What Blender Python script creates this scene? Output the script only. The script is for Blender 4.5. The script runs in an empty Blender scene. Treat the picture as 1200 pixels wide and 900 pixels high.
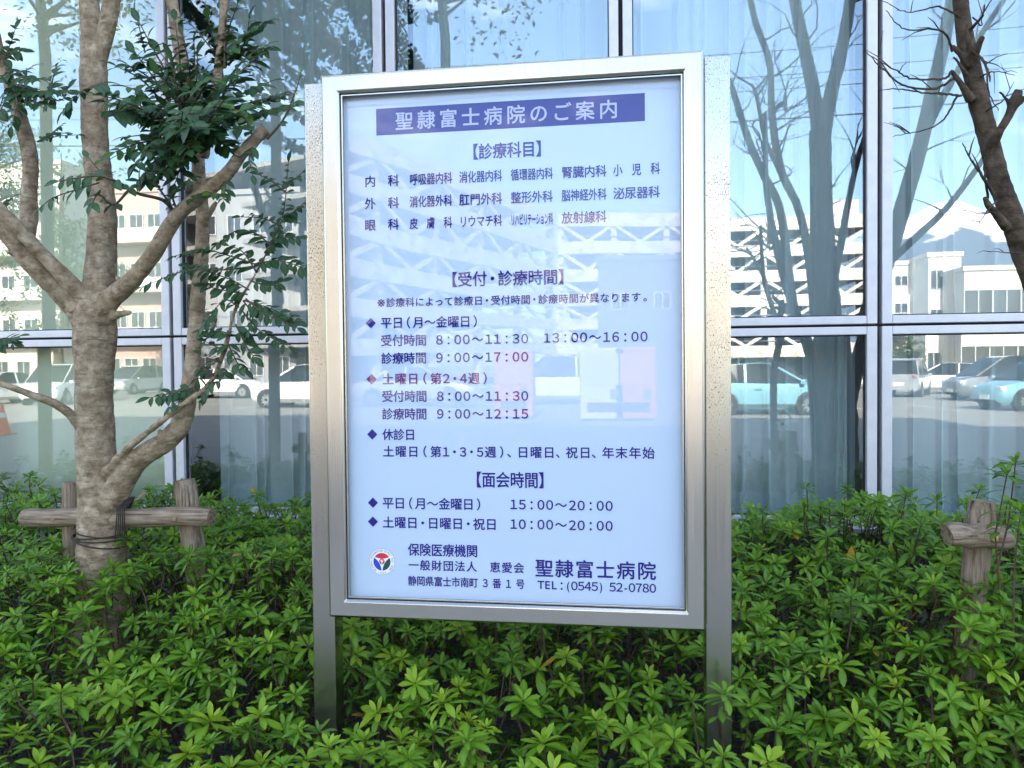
import bpy, bmesh, math, random
import numpy as np
from mathutils import Vector, Matrix, noise

random.seed(7); rng = np.random.default_rng(7)
SC = bpy.context.scene
C = SC.collection
R = math.radians

# ------------------------------------------------------------------ camera
F, YAW, PITCH, ROLL, EYE = 871.7, 0.1388, -0.0228, -0.0097, 1.45
_fw = Vector((-math.sin(YAW)*math.cos(PITCH), math.cos(YAW)*math.cos(PITCH), math.sin(PITCH)))
_r = Vector((math.cos(YAW), math.sin(YAW), 0)); _u = _r.cross(_fw)
RT = math.cos(ROLL)*_r + math.sin(ROLL)*_u
UP = -math.sin(ROLL)*_r + math.cos(ROLL)*_u
CAM = Vector((0, 0, EYE))
cd = bpy.data.cameras.new('camera'); cam = bpy.data.objects.new('camera', cd); C.objects.link(cam)
cam.matrix_world = Matrix(((RT.x, UP.x, -_fw.x, 0), (RT.y, UP.y, -_fw.y, 0), (RT.z, UP.z, -_fw.z, EYE), (0, 0, 0, 1)))
cd.sensor_width = 36; cd.lens = F/1200*36; cd.clip_start = .05; cd.clip_end = 30000
SC.camera = cam

# ------------------------------------------------------------------ light
SUN_EL = R(33)
W = bpy.data.worlds.new('World'); SC.world = W; W.use_nodes = True
nt = W.node_tree; nt.nodes.clear()
out = nt.nodes.new('ShaderNodeOutputWorld'); bg = nt.nodes.new('ShaderNodeBackground')
sky = nt.nodes.new('ShaderNodeTexSky'); sky.sky_type = 'NISHITA'; sky.sun_disc = False
sky.sun_elevation = SUN_EL; sky.sun_rotation = 0; sky.air_density = 1.0; sky.dust_density = 1.2; sky.ozone_density = 1.2
tc = nt.nodes.new('ShaderNodeTexCoord'); mp = nt.nodes.new('ShaderNodeMapping'); mp.inputs['Scale'].default_value = (1, 1, 2.6); mp.inputs['Location'].default_value = (3.1, .4, .2)
nz = nt.nodes.new('ShaderNodeTexNoise'); nz.inputs['Scale'].default_value = 2.3; nz.inputs['Detail'].default_value = 8; nz.inputs['Roughness'].default_value = .58
rp = nt.nodes.new('ShaderNodeValToRGB'); rp.color_ramp.elements[0].position = .53; rp.color_ramp.elements[1].position = .72
mixc = nt.nodes.new('ShaderNodeMixRGB'); mixc.inputs[2].default_value = (9.5, 9.8, 10.2, 1)
L = nt.links.new
L(tc.outputs['Generated'], mp.inputs['Vector']); L(mp.outputs[0], nz.inputs['Vector']); L(nz.outputs[0], rp.inputs[0])
L(rp.outputs[0], mixc.inputs[0]); L(sky.outputs[0], mixc.inputs[1]); L(mixc.outputs[0], bg.inputs[0])
bg.inputs[1].default_value = .15
L(bg.outputs[0], out.inputs[0])
sd = bpy.data.lights.new('sun', 'SUN'); sd.energy = 4.8; sd.angle = R(.5); sd.color = (1, .90, .75)
sun = bpy.data.objects.new('sun', sd); C.objects.link(sun); sun.rotation_euler = (-(math.pi/2-SUN_EL), 0, 0)
SC.view_settings.view_transform = 'Standard'; SC.view_settings.look = 'None'
SC.view_settings.exposure = 2.4; SC.view_settings.gamma = 1
SC.cycles.max_bounces = 10; SC.cycles.transparent_max_bounces = 24; SC.cycles.glossy_bounces = 5
SC.cycles.use_denoising = True
SC.cycles.caustics_reflective = False

# ------------------------------------------------------------------ helpers
FACADE, SIGN = 4.0, 2.0
def P(u, v, Y):
    """point on the plane y=Y seen at photo pixel (u,v)"""
    d = F*_fw + (u-600)*RT + (450-v)*UP
    return CAM + d*(Y/d.y)
def M(u, v, D):
    """real position of something whose mirror image in the window glass lies at depth D"""
    p = P(u, v, D); return Vector((p.x, 2*FACADE-D, p.z))
def thing(name, label, cat, loc=(0, 0, 0), rz=0, group=None, kind=None):
    o = bpy.data.objects.new(name, None); C.objects.link(o); o.empty_display_size = .1
    o.location = loc; o.rotation_euler = (0, 0, rz)
    return tag(o, label, cat, group, kind)
def tag(o, label=None, cat=None, group=None, kind=None):
    if label: o['label'] = label
    if cat: o['category'] = cat
    if group: o['group'] = group
    if kind: o['kind'] = kind
    return o
def link(name, me, parent=None, mats=()):
    o = bpy.data.objects.new(name, me); C.objects.link(o)
    for m in mats: me.materials.append(m)
    if parent is not None:
        o.parent = parent
        if parent.name not in WORLDP: pass
    return o
WORLDP = set()
def catmull(pts, n=6):
    pts = [np.array(p, float) for p in pts]
    if len(pts) < 3: 
        return [pts[0]*(1-t)+pts[1]*t for t in np.linspace(0, 1, n+1)]
    q = [2*pts[0]-pts[1]]+pts+[2*pts[-1]-pts[-2]]; o = []
    for i in range(1, len(q)-2):
        for k in range(n):
            t = k/n; a, b, c, d = q[i-1], q[i], q[i+1], q[i+2]
            o.append(.5*(2*b+(c-a)*t+(2*a-5*b+4*c-d)*t*t+(3*b-a-3*c+d)*t**3))
    o.append(q[-2]); return o
class MB:
    def __init__(s): s.v = []; s.f = []; s.m = []
    def add(s, vs, fs, m=0):
        n = len(s.v); s.v += [tuple(v) for v in vs]; s.f += [tuple(i+n for i in f) for f in fs]; s.m += [m]*len(fs); return s
    def box(s, a, b, m=0, T=None):
        x0, y0, z0 = a; x1, y1, z1 = b
        vs = [(x0,y0,z0),(x1,y0,z0),(x1,y1,z0),(x0,y1,z0),(x0,y0,z1),(x1,y0,z1),(x1,y1,z1),(x0,y1,z1)]
        if T is not None: vs = [T @ Vector(v) for v in vs]
        return s.add(vs, [(0,3,2,1),(4,5,6,7),(0,1,5,4),(1,2,6,5),(2,3,7,6),(3,0,4,7)], m)
    def bar(s, p, q, w, d, m=0):
        p, q = Vector(p), Vector(q); z = (q-p); l = z.length; z.normalize()
        x = Vector((0, 1, 0)).cross(z)
        if x.length < 1e-3: x = Vector((1, 0, 0))
        x.normalize(); y = z.cross(x)
        T = Matrix(((x.x,y.x,z.x,p.x),(x.y,y.y,z.y,p.y),(x.z,y.z,z.z,p.z),(0,0,0,1)))
        return s.box((-w/2,-d/2,0), (w/2,d/2,l), m, T)
    def tube(s, pts, rad, n=8, m=0, cap=True, wob=0):
        pts = [Vector(p) for p in pts]; N = len(pts)
        if np.isscalar(rad): rad = [rad]*N
        t0 = (pts[1]-pts[0]).normalized(); ref = Vector((0, 0, 1)) if abs(t0.z) < .9 else Vector((0, 1, 0))
        a = t0.cross(ref).normalized(); vs = []
        for i, p in enumerate(pts):
            t = (pts[min(i+1, N-1)]-pts[max(i-1, 0)])
            t = t.normalized() if t.length > 1e-9 else t0
            a = (a-t*a.dot(t)); a.normalize(); b = t.cross(a)
            for k in range(n):
                th = 2*math.pi*k/n; rr = rad[i]
                if wob: rr *= 1+wob*noise.noise(Vector((p.x*9+math.cos(th)*1.3, p.y*9+math.sin(th)*1.3, p.z*7)))
                vs.append(p+(a*math.cos(th)+b*math.sin(th))*rr)
        fs = [(i*n+k, i*n+(k+1) % n, (i+1)*n+(k+1) % n, (i+1)*n+k) for i in range(N-1) for k in range(n)]
        if cap: fs += [tuple(range(n-1, -1, -1)), tuple(range((N-1)*n, N*n))]
        return s.add(vs, fs, m)
    def cyl(s, c, axis, r, h, n=16, m=0):
        c = Vector(c); ax = Vector(axis).normalized(); return s.tube([c-ax*h/2, c+ax*h/2], r, n, m)
    def mesh(s, name, smooth=False):
        me = bpy.data.meshes.new(name); me.from_pydata(s.v, [], s.f); me.update()
        if len(set(s.m)) > 1: me.polygons.foreach_set('material_index', s.m)
        if smooth: me.polygons.foreach_set('use_smooth', [True]*len(s.f))
        return me
    def build(s, name, mats, parent=None, smooth=False, bevel=0, off=None):
        if off is not None: s.v = [(v[0]-off[0], v[1]-off[1], v[2]-off[2]) for v in s.v]
        me = s.mesh(name, smooth)
        for m in (mats if isinstance(mats, (list, tuple)) else [mats]): me.materials.append(m)
        if smooth: me.set_sharp_from_angle(angle=R(48))
        o = bpy.data.objects.new(name, me); C.objects.link(o)
        if parent is not None: o.parent = parent
        if bevel:
            b = o.modifiers.new('bevel', 'BEVEL'); b.width = bevel; b.segments = 2; b.limit_method = 'ANGLE'
        return o

# ------------------------------------------------------------------ materials
def mat(name, col=(.5, .5, .5), rough=.6, metal=0, spec=.5, **kw):
    m = bpy.data.materials.new(name); m.use_nodes = True; n = m.node_tree; b = n.nodes['Principled BSDF']
    b.inputs['Base Color'].default_value = (*col, 1); b.inputs['Roughness'].default_value = rough; b.inputs['Metallic'].default_value = metal
    b.inputs['Specular IOR Level'].default_value = spec
    if 'coat' in kw: b.inputs['Coat Weight'].default_value = kw['coat']; b.inputs['Coat Roughness'].default_value = kw.get('coat_rough', .03); b.inputs['Coat IOR'].default_value = kw.get('coat_ior', 1.5)
    if 'var' in kw:      # mottling between two colours of the thing itself
        c2, scale = kw['var'][:2]; stretch = kw.get('stretch', (1, 1, 1))
        t = n.nodes.new('ShaderNodeTexCoord'); mpn = n.nodes.new('ShaderNodeMapping'); mpn.inputs['Scale'].default_value = stretch
        x = n.nodes.new('ShaderNodeTexNoise'); x.inputs['Scale'].default_value = scale; x.inputs['Detail'].default_value = 7; x.inputs['Roughness'].default_value = kw.get('nrough', .6)
        r = n.nodes.new('ShaderNodeValToRGB'); lo, hi = kw.get('ramp', (.35, .65))
        r.color_ramp.elements[0].position = lo; r.color_ramp.elements[1].position = hi
        r.color_ramp.elements[0].color = (*col, 1); r.color_ramp.elements[1].color = (*c2, 1)
        n.links.new(t.outputs['Object'], mpn.inputs[0]); n.links.new(mpn.outputs[0], x.inputs['Vector']); n.links.new(x.outputs[0], r.inputs[0]); n.links.new(r.outputs[0], b.inputs['Base Color'])
        if kw.get('bump'):
            bp = n.nodes.new('ShaderNodeBump'); bp.inputs['Strength'].default_value = kw['bump']; bp.inputs['Distance'].default_value = kw.get('bdist', .01)
            n.links.new(x.outputs[0], bp.inputs['Height']); n.links.new(bp.outputs[0], b.inputs['Normal'])
    return m
def N(m, t): return m.node_tree.nodes.new(t)
def BS(m): return m.node_tree.nodes['Principled BSDF']
def LK(m, a, b): m.node_tree.links.new(a, b)

def steel(name, specks):
    base = (.44, .415, .36) if specks else (.56, .53, .47)
    m = mat(name, base, .3, 1.0)
    t = N(m, 'ShaderNodeTexCoord'); mp_ = N(m, 'ShaderNodeMapping'); mp_.inputs['Scale'].default_value = (260, 260, 2.5)
    x = N(m, 'ShaderNodeTexNoise'); x.inputs['Scale'].default_value = 1; x.inputs['Detail'].default_value = 3
    LK(m, t.outputs['Object'], mp_.inputs[0]); LK(m, mp_.outputs[0], x.inputs['Vector'])
    r = N(m, 'ShaderNodeMapRange'); r.inputs[1].default_value = .3; r.inputs[2].default_value = .7; r.inputs[3].default_value = .17; r.inputs[4].default_value = .27
    LK(m, x.outputs[0], r.inputs[0]); LK(m, r.outputs[0], BS(m).inputs['Roughness'])
    # grime and rust freckles, longer than wide, thicker towards the top
    mp2 = N(m, 'ShaderNodeMapping'); mp2.inputs['Scale'].default_value = (480, 480, 150)
    v = N(m, 'ShaderNodeTexNoise'); v.inputs['Scale'].default_value = 1; v.inputs['Detail'].default_value = 2
    LK(m, t.outputs['Object'], mp2.inputs[0]); LK(m, mp2.outputs[0], v.inputs['Vector'])
    big = N(m, 'ShaderNodeTexNoise'); big.inputs['Scale'].default_value = 7; big.inputs['Detail'].default_value = 4
    LK(m, t.outputs['Object'], big.inputs['Vector'])
    ad = N(m, 'ShaderNodeMath'); ad.operation = 'MULTIPLY_ADD'; ad.inputs[1].default_value = .35
    LK(m, big.outputs[0], ad.inputs[0]); LK(m, v.outputs[0], ad.inputs[2])
    if specks:
        sx = N(m, 'ShaderNodeSeparateXYZ'); LK(m, t.outputs['Object'], sx.inputs[0])
        hz = N(m, 'ShaderNodeMapRange'); hz.inputs[1].default_value = .5; hz.inputs[2].default_value = 1.6; hz.inputs[3].default_value = -.16; hz.inputs[4].default_value = .03
        LK(m, sx.outputs[2], hz.inputs[0]); a2 = N(m, 'ShaderNodeMath'); a2.operation = 'ADD'; LK(m, ad.outputs[0], a2.inputs[0]); LK(m, hz.outputs[0], a2.inputs[1]); ad = a2
    cr = N(m, 'ShaderNodeValToRGB'); a, b = (.785, .83) if specks else (.93, .99)
    cr.color_ramp.elements[0].position = a; cr.color_ramp.elements[1].position = b
    LK(m, ad.outputs[0], cr.inputs[0])
    mx = N(m, 'ShaderNodeMixRGB'); mx.inputs[1].default_value = (*base, 1); mx.inputs[2].default_value = (.24, .155, .09, 1)
    LK(m, cr.outputs[0], mx.inputs[0]); LK(m, mx.outputs[0], BS(m).inputs['Base Color'])
    iv = N(m, 'ShaderNodeMath'); iv.operation = 'MULTIPLY_ADD'; iv.inputs[1].default_value = -.85; iv.inputs[2].default_value = 1
    LK(m, cr.outputs[0], iv.inputs[0]); LK(m, iv.outputs[0], BS(m).inputs['Metallic'])
    return m
STEEL = steel('brushed_stainless_steel', False); STEEL_OLD = steel('pitted_stainless_steel', True)
ALU = mat('silver_window_aluminium', (.62, .62, .65), .42, .25, var=((.55, .55, .58), 14), ramp=(.3, .7))
GASKET = mat('black_gasket', (.02, .018, .02), .7)
PLINTH = mat('grey_plinth', (.30, .30, .31), .9, var=((.2, .2, .21), 4))
WALLP = mat('pale_render_wall', (.62, .62, .64), .85, var=((.54, .54, .56), 3))
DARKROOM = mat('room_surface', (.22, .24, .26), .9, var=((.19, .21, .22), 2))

def pane_glass(name, tint, refl):
    m = bpy.data.materials.new(name); m.use_nodes = True; n = m.node_tree; n.nodes.clear()
    o = n.nodes.new('ShaderNodeOutputMaterial'); mx = n.nodes.new('ShaderNodeMixShader'); tr = n.nodes.new('ShaderNodeBsdfTransparent'); gl = n.nodes.new('ShaderNodeBsdfGlossy')
    tr.inputs[0].default_value = (*tint, 1); gl.inputs['Roughness'].default_value = 0; gl.inputs[0].default_value = (.93, .98, 1, 1)
    lw = n.nodes.new('ShaderNodeLayerWeight'); lw.inputs[0].default_value = .25
    mr = n.nodes.new('ShaderNodeMapRange'); mr.inputs[3].default_value = refl; mr.inputs[4].default_value = .9
    n.links.new(lw.outputs['Fresnel'], mr.inputs[0]); n.links.new(mr.outputs[0], mx.inputs[0])
    n.links.new(tr.outputs[0], mx.inputs[1]); n.links.new(gl.outputs[0], mx.inputs[2]); n.links.new(mx.outputs[0], o.inputs[0])
    return m
GLASS = pane_glass('coated_window_glass', (.97, 1, .995), .108)

def cloth(name, col, tr=.15, sheer=0.):
    m = bpy.data.materials.new(name); m.use_nodes = True; n = m.node_tree; n.nodes.clear()
    o = n.nodes.new('ShaderNodeOutputMaterial'); mx = n.nodes.new('ShaderNodeMixShader'); mx.inputs[0].default_value = tr
    d = n.nodes.new('ShaderNodeBsdfDiffuse'); t = n.nodes.new('ShaderNodeBsdfTranslucent')
    x = n.nodes.new('ShaderNodeTexNoise'); x.inputs['Scale'].default_value = 5
    r = n.nodes.new('ShaderNodeValToRGB'); r.color_ramp.elements[0].color = (*[c*.93 for c in col], 1); r.color_ramp.elements[1].color = (*col, 1)
    n.links.new(x.outputs[0], r.inputs[0])
    for q in (d, t): n.links.new(r.outputs[0], q.inputs[0])
    n.links.new(d.outputs[0], mx.inputs[1]); n.links.new(t.outputs[0], mx.inputs[2])
    if sheer:          # thin voile: the more edge-on the weave, the denser it looks
        lw = n.nodes.new('ShaderNodeLayerWeight'); lw.inputs[0].default_value = .5; mr = n.nodes.new('ShaderNodeMapRange'); mr.inputs[2].default_value = .75; mr.inputs[3].default_value = sheer; mr.inputs[4].default_value = 1
        tp = n.nodes.new('ShaderNodeBsdfTransparent'); m2 = n.nodes.new('ShaderNodeMixShader')
        n.links.new(lw.outputs['Facing'], mr.inputs[0]); n.links.new(mr.outputs[0], m2.inputs[0]); n.links.new(tp.outputs[0], m2.inputs[1]); n.links.new(mx.outputs[0], m2.inputs[2]); n.links.new(m2.outputs[0], o.inputs[0])
    else: n.links.new(mx.outputs[0], o.inputs[0])
    return m
CURTAIN = cloth('sheer_white_curtain', (.84, .96, .99), .10, .64); BLIND = cloth('pale_green_blind', (.88, .94, .70), .05); GAP_CLOTH = cloth('added_gap_cloth', (.48, .58, .66), .1)

def bark(name, base, light, dark, scale=1):
    m = mat(name, base, .85, spec=.25)
    t = N(m, 'ShaderNodeTexCoord')
    a = N(m, 'ShaderNodeTexNoise'); a.inputs['Scale'].default_value = 16*scale; a.inputs['Detail'].default_value = 9; a.inputs['Roughness'].default_value = .68
    LK(m, t.outputs['Object'], a.inputs['Vector'])
    mp_ = N(m, 'ShaderNodeMapping'); mp_.inputs['Scale'].default_value = (16*scale, 16*scale, 52*scale)
    b = N(m, 'ShaderNodeTexNoise'); b.inputs['Scale'].default_value = 1; b.inputs['Detail'].default_value = 5; b.inputs['Roughness'].default_value = .6
    LK(m, t.outputs['Object'], mp_.inputs[0]); LK(m, mp_.outputs[0], b.inputs['Vector'])
    r = N(m, 'ShaderNodeValToRGB'); e = r.color_ramp.elements; e[0].position = .36; e[0].color = (*dark, 1); e[1].position = .66; e[1].color = (*light, 1)
    k = e.new(.5); k.color = (*base, 1)
    LK(m, a.outputs[0], r.inputs[0])
    r2 = N(m, 'ShaderNodeValToRGB'); r2.color_ramp.elements[0].position = .30; r2.color_ramp.elements[1].position = .48
    r2.color_ramp.elements[0].color = (.35, .32, .28, 1)
    LK(m, b.outputs[0], r2.inputs[0])
    mx = N(m, 'ShaderNodeMixRGB'); mx.blend_type = 'MULTIPLY'; mx.inputs[0].default_value = .7
    LK(m, r.outputs[0], mx.inputs[1]); LK(m, r2.outputs[0], mx.inputs[2]); LK(m, mx.outputs[0], BS(m).inputs['Base Color'])
    ad = N(m, 'ShaderNodeMath'); ad.operation = 'ADD'; LK(m, a.outputs[0], ad.inputs[0]); LK(m, b.outputs[0], ad.inputs[1])
    bp = N(m, 'ShaderNodeBump'); bp.inputs['Strength'].default_value = .9; bp.inputs['Distance'].default_value = .008
    LK(m, ad.outputs[0], bp.inputs['Height']); LK(m, bp.outputs[0], BS(m).inputs['Normal'])
    return m
BARK = bark('grey_brown_bark', (.31, .235, .155), (.48, .39, .28), (.19, .135, .085), 1.35)
BARK_DARK = bark('dark_bark', (.07, .05, .033), (.13, .095, .065), (.025, .017, .011))
TWIG = mat('twig_bark', (.07, .045, .03), .8, var=((.12, .08, .05), 40))
CUTWOOD = mat('sawn_wood', (.30, .20, .12), .8, var=((.20, .13, .08), 60))
def wood(name, axis):
    m = mat(name, (.3, .24, .18), .85, spec=.2); t = N(m, 'ShaderNodeTexCoord'); a = N(m, 'ShaderNodeMapping'); sc = [95, 95, 95]; sc[axis] = 4.5; a.inputs['Scale'].default_value = sc
    x = N(m, 'ShaderNodeTexNoise'); x.inputs['Scale'].default_value = 1; x.inputs['Detail'].default_value = 6; x.inputs['Roughness'].default_value = .65
    b = N(m, 'ShaderNodeTexNoise'); b.inputs['Scale'].default_value = 9; b.inputs['Detail'].default_value = 4
    LK(m, t.outputs['Object'], a.inputs[0]); LK(m, a.outputs[0], x.inputs['Vector']); LK(m, t.outputs['Object'], b.inputs['Vector'])
    r = N(m, 'ShaderNodeValToRGB'); e = r.color_ramp.elements; e[0].position = .34; e[0].color = (.07, .05, .035, 1); e[1].position = .62; e[1].color = (.40, .32, .235, 1); k = e.new(.46); k.color = (.25, .19, .135, 1)
    LK(m, x.outputs[0], r.inputs[0])
    mx = N(m, 'ShaderNodeMixRGB'); mx.blend_type = 'MULTIPLY'; r2 = N(m, 'ShaderNodeValToRGB'); r2.color_ramp.elements[0].position = .35; r2.color_ramp.elements[0].color = (.6, .56, .52, 1); r2.color_ramp.elements[1].position = .6; mx.inputs[0].default_value = .8
    LK(m, b.outputs[0], r2.inputs[0]); LK(m, r.outputs[0], mx.inputs[1]); LK(m, r2.outputs[0], mx.inputs[2]); LK(m, mx.outputs[0], BS(m).inputs['Base Color'])
    bp = N(m, 'ShaderNodeBump'); bp.inputs['Strength'].default_value = .9; bp.inputs['Distance'].default_value = .006; LK(m, x.outputs[0], bp.inputs['Height']); LK(m, bp.outputs[0], BS(m).inputs['Normal'])
    return m
WOOD = wood('weathered_post', 2)

def leafmat(name, c_old, c_mid, c_new, gloss=.42, trans=.25, spec=.3):
    m = mat(name, c_mid, gloss, spec=spec)
    at = N(m, 'ShaderNodeAttribute'); at.attribute_name = 'tint'
    r = N(m, 'ShaderNodeValToRGB'); e = r.color_ramp.elements; e[0].color = (*c_old, 1); e[1].color = (*c_new, 1); k = e.new(.5); k.color = (*c_mid, 1)
    LK(m, at.outputs['Fac'], r.inputs[0])
    rb = N(m, 'ShaderNodeAttribute'); rb.attribute_name = 'rib'
    mx = N(m, 'ShaderNodeMixRGB'); mx.blend_type = 'MIX'; mx.inputs[2].default_value = (*[min(1, c*1.6+.03) for c in c_mid], 1)
    LK(m, rb.outputs['Fac'], mx.inputs[0]); LK(m, r.outputs[0], mx.inputs[1])
    yl = N(m, 'ShaderNodeAttribute'); yl.attribute_name = 'yellow'
    m2 = N(m, 'ShaderNodeMixRGB'); m2.inputs[2].default_value = (.55, .27, .02, 1)
    LK(m, yl.outputs['Fac'], m2.inputs[0]); LK(m, mx.outputs[0], m2.inputs[1])
    LK(m, m2.outputs[0], BS(m).inputs['Base Color'])
    tl = N(m, 'ShaderNodeBsdfTranslucent'); LK(m, m2.outputs[0], tl.inputs[0])
    ms = N(m, 'ShaderNodeMixShader'); ms.inputs[0].default_value = trans
    o = m.node_tree.nodes['Material Output']; LK(m, BS(m).outputs[0], ms.inputs[1]); LK(m, tl.outputs[0], ms.inputs[2]); LK(m, ms.outputs[0], o.inputs[0])
    return m
AZALEA = leafmat('azalea_leaf', (.026, .075, .005), (.115, .245, .008), (.46, .56, .03), .36, .32, .28)
ASH = leafmat('dark_glossy_leaf', (.014, .048, .016), (.028, .078, .022), (.14, .25, .02), .40, .18)
FARLEAF = leafmat('street_tree_leaf', (.03, .06, .025), (.05, .09, .035), (.09, .14, .05), .5, .2)

# ------------------------------------------------------------------ leaves
class Leaves:
    """collects leaves (origin, direction, normal, length, width, curl, tint) and makes one mesh of curved blades"""
    def __init__(s): s.o = []; s.d = []; s.n = []; s.p = []
    def add(s, o, d, n, l, w, curl=.25, tint=.5, yellow=0.):
        s.o.append(tuple(o)); s.d.append(tuple(d)); s.n.append(tuple(n)); s.p.append((l, w, curl, tint, yellow))
    def mesh(s, name, prof, segs, material, fold=.25, extra=None, extramat=None):
        o = np.array(s.o); d = np.array(s.d); n = np.array(s.n); p = np.array(s.p)
        d /= np.linalg.norm(d, axis=1)[:, None]; n = n-d*(n*d).sum(1)[:, None]; n /= np.linalg.norm(n, axis=1)[:, None]+1e-9
        sd_ = np.cross(d, n); T = np.linspace(0, 1, segs+1); K = len(o)
        V = np.zeros((K, segs+1, 3, 3))
        for i, t in enumerate(T):
            l, w, cu = p[:, 0:1], p[:, 1:2], p[:, 2:3]
            c = o+d*l*t*(1-.25*np.abs(cu)*t)-n*cu*l*t*t
            hw = w*.5*prof(t)
            V[:, i, 1] = c
            V[:, i, 0] = c-sd_*hw+n*fold*hw; V[:, i, 2] = c+sd_*hw+n*fold*hw
        nv = (segs+1)*3; V = V.reshape(-1, 3)
        q = []
        for i in range(segs):
            for j in (0, 1):
                a = i*3+j; q.append((a, a+1, a+4, a+3))
        q = np.array(q); Fc = (q[None]+(np.arange(K)*nv)[:, None, None]).reshape(-1, 4)
        ev, ef = (extra.v, extra.f) if extra else ([], [])
        me = bpy.data.meshes.new(name); nV = len(V)
        me.from_pydata(np.vstack([V, np.array(ev).reshape(-1, 3)]).tolist() if ev else V.tolist(), [], Fc.tolist()+[tuple(i+nV for i in f) for f in ef])
        me.materials.append(material)
        if extramat: me.materials.append(extramat)
        mi = np.zeros(len(me.polygons), dtype=np.int32); mi[len(Fc):] = 1 if extramat else 0
        me.polygons.foreach_set('material_index', mi); me.polygons.foreach_set('use_smooth', np.ones(len(mi), dtype=bool))
        tot = len(me.vertices)
        for nm, arr in (('tint', np.repeat(p[:, 3], nv)), ('rib', np.tile(np.tile([0, .5, 0], segs+1), K)), ('yellow', np.repeat(p[:, 4], nv))):
            at = me.attributes.new(nm, 'FLOAT', 'POINT'); z = np.zeros(tot, dtype=np.float32); z[:len(arr)] = arr; at.data.foreach_set('value', z)
        me.update(); return me
def prof_ob(t): return max(.10, math.sin(math.pi*min(1, t)**1.45)**.62) if t < .999 else .16
def prof_el(t): return max(.05, math.sin(math.pi*(t*.96+.02))**.8)

# ================================================================== GROUND
ASPH = mat('asphalt', (.27, .255, .23), .9, var=((.21, .20, .185), 1.2), bump=.3)
PAVER = mat('pavement_concrete', (.34, .33, .31), .85, var=((.27, .26, .25), 6), bump=.2)
SOIL = mat('gravelly_soil', (.075, .068, .07), .95, var=((.22, .22, .25), 55), ramp=(.5, .68), bump=1, bdist=.02)
LINE = mat('white_road_paint', (.75, .75, .72), .7, var=((.55, .55, .53), 8))
KERB = mat('kerb_concrete', (.40, .39, .37), .85, var=((.3, .29, .28), 9))
tag(MB().add([(-9000, -9000, 0), (9000, -9000, 0), (9000, 9000, 0), (-9000, 9000, 0)], [(0, 1, 2, 3)]).build('ground', ASPH), kind='structure')
tag(MB().add([(-40, -1.8, .004), (40, -1.8, .004), (40, 1.02, .004), (-40, 1.02, .004)], [(0, 1, 2, 3)]).build('pavement', PAVER), kind='structure')
mb = MB()
nx, ny = 140, 60
for j in range(ny+1):
    for i in range(nx+1):
        x = -7+14*i/nx; y = 1.16+2.82*j/ny
        mb.v.append((x, y, .06+.05*noise.noise(Vector((x*2.2, y*2.2, 0)))+.02*noise.noise(Vector((x*9, y*9, 3)))))
for j in range(ny):
    for i in range(nx):
        a = j*(nx+1)+i; mb.f.append((a, a+1, a+nx+2, a+nx+1)); mb.m.append(0)
tag(mb.build('planting_bed_soil', SOIL, smooth=True), kind='structure')
tag(MB().box((-7, 1.02, 0), (7, 1.15, .12)).build('kerb', KERB, bevel=.015), kind='structure')
lp = MB()
for k in range(-9, 12):
    x = k*2.7; lp.add([(x-.05, -22.2, .004), (x+.05, -22.2, .004), (x+.05, -17.2, .004), (x-.05, -17.2, .004)], [(0, 1, 2, 3)])
tag(lp.build('parking_lines', LINE), kind='structure')

# ================================================================== HOSPITAL FACADE
B = thing('hospital_building', 'glass fronted building with silver window frames behind the notice board', 'building', (0, FACADE, 0))
BO = (0, FACADE, 0)
mx0, mstep = -2.5378, 1.2868
ZT = P(600, 388, 4.0).z      # transom joint
Z0 = P(900, 614, 4.0).z      # sill
ZTOP = 3.95
def wbox(name, a, b, m, bev=0): return MB().box(a, b).build(name, m, B, bevel=bev, off=BO)
KB = range(-4, 7)
xa = mx0+mstep*KB[0]; xb = mx0+mstep*(KB[-1]+1)
wbox('wall', (xa-9, 4.06, 0), (xb+.8, 4.3, Z0-.03), PLINTH)                     # plinth under the glass
wbox('wall', (xa-9, 3.98, ZTOP+.03), (8.5, 4.35, 11.6), WALLP)               # above the glass
wbox('wall', (8.5, 3.99, ZTOP+.03), (22, 4.35, 9.6), WALLP)
wbox('wall', (xa-9, 4.02, Z0-.03), (xa-.02, 4.35, ZTOP+.03), WALLP)
wbox('wall', (xb+.02, 4.02, 0), (22, 4.35, ZTOP+.03), WALLP)
wbox('rear_wall', (xa-9, 15.6, 0), (22, 16, 9.6), WALLP)
wbox('roof', (xa-9, 4.352, 11.3), (8.5, 15.6, 11.6), WALLP)
wbox('roof', (8.502, 4.352, 9.3), (22, 15.6, 9.6), WALLP)
wbox('side_wall', (xa-9.3, 4, 0), (xa-9.001, 16, 11.6), WALLP); wbox('side_wall', (22.001, 4, 0), (22.3, 16, 9.6), WALLP)
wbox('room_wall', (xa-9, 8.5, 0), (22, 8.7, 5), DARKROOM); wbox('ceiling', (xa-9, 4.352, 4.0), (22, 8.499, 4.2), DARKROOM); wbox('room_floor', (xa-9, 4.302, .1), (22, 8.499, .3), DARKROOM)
wbox('sill', (xa-.1, 3.93, Z0-.028), (xb+.1, 4.10, Z0), ALU, .004)
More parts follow.
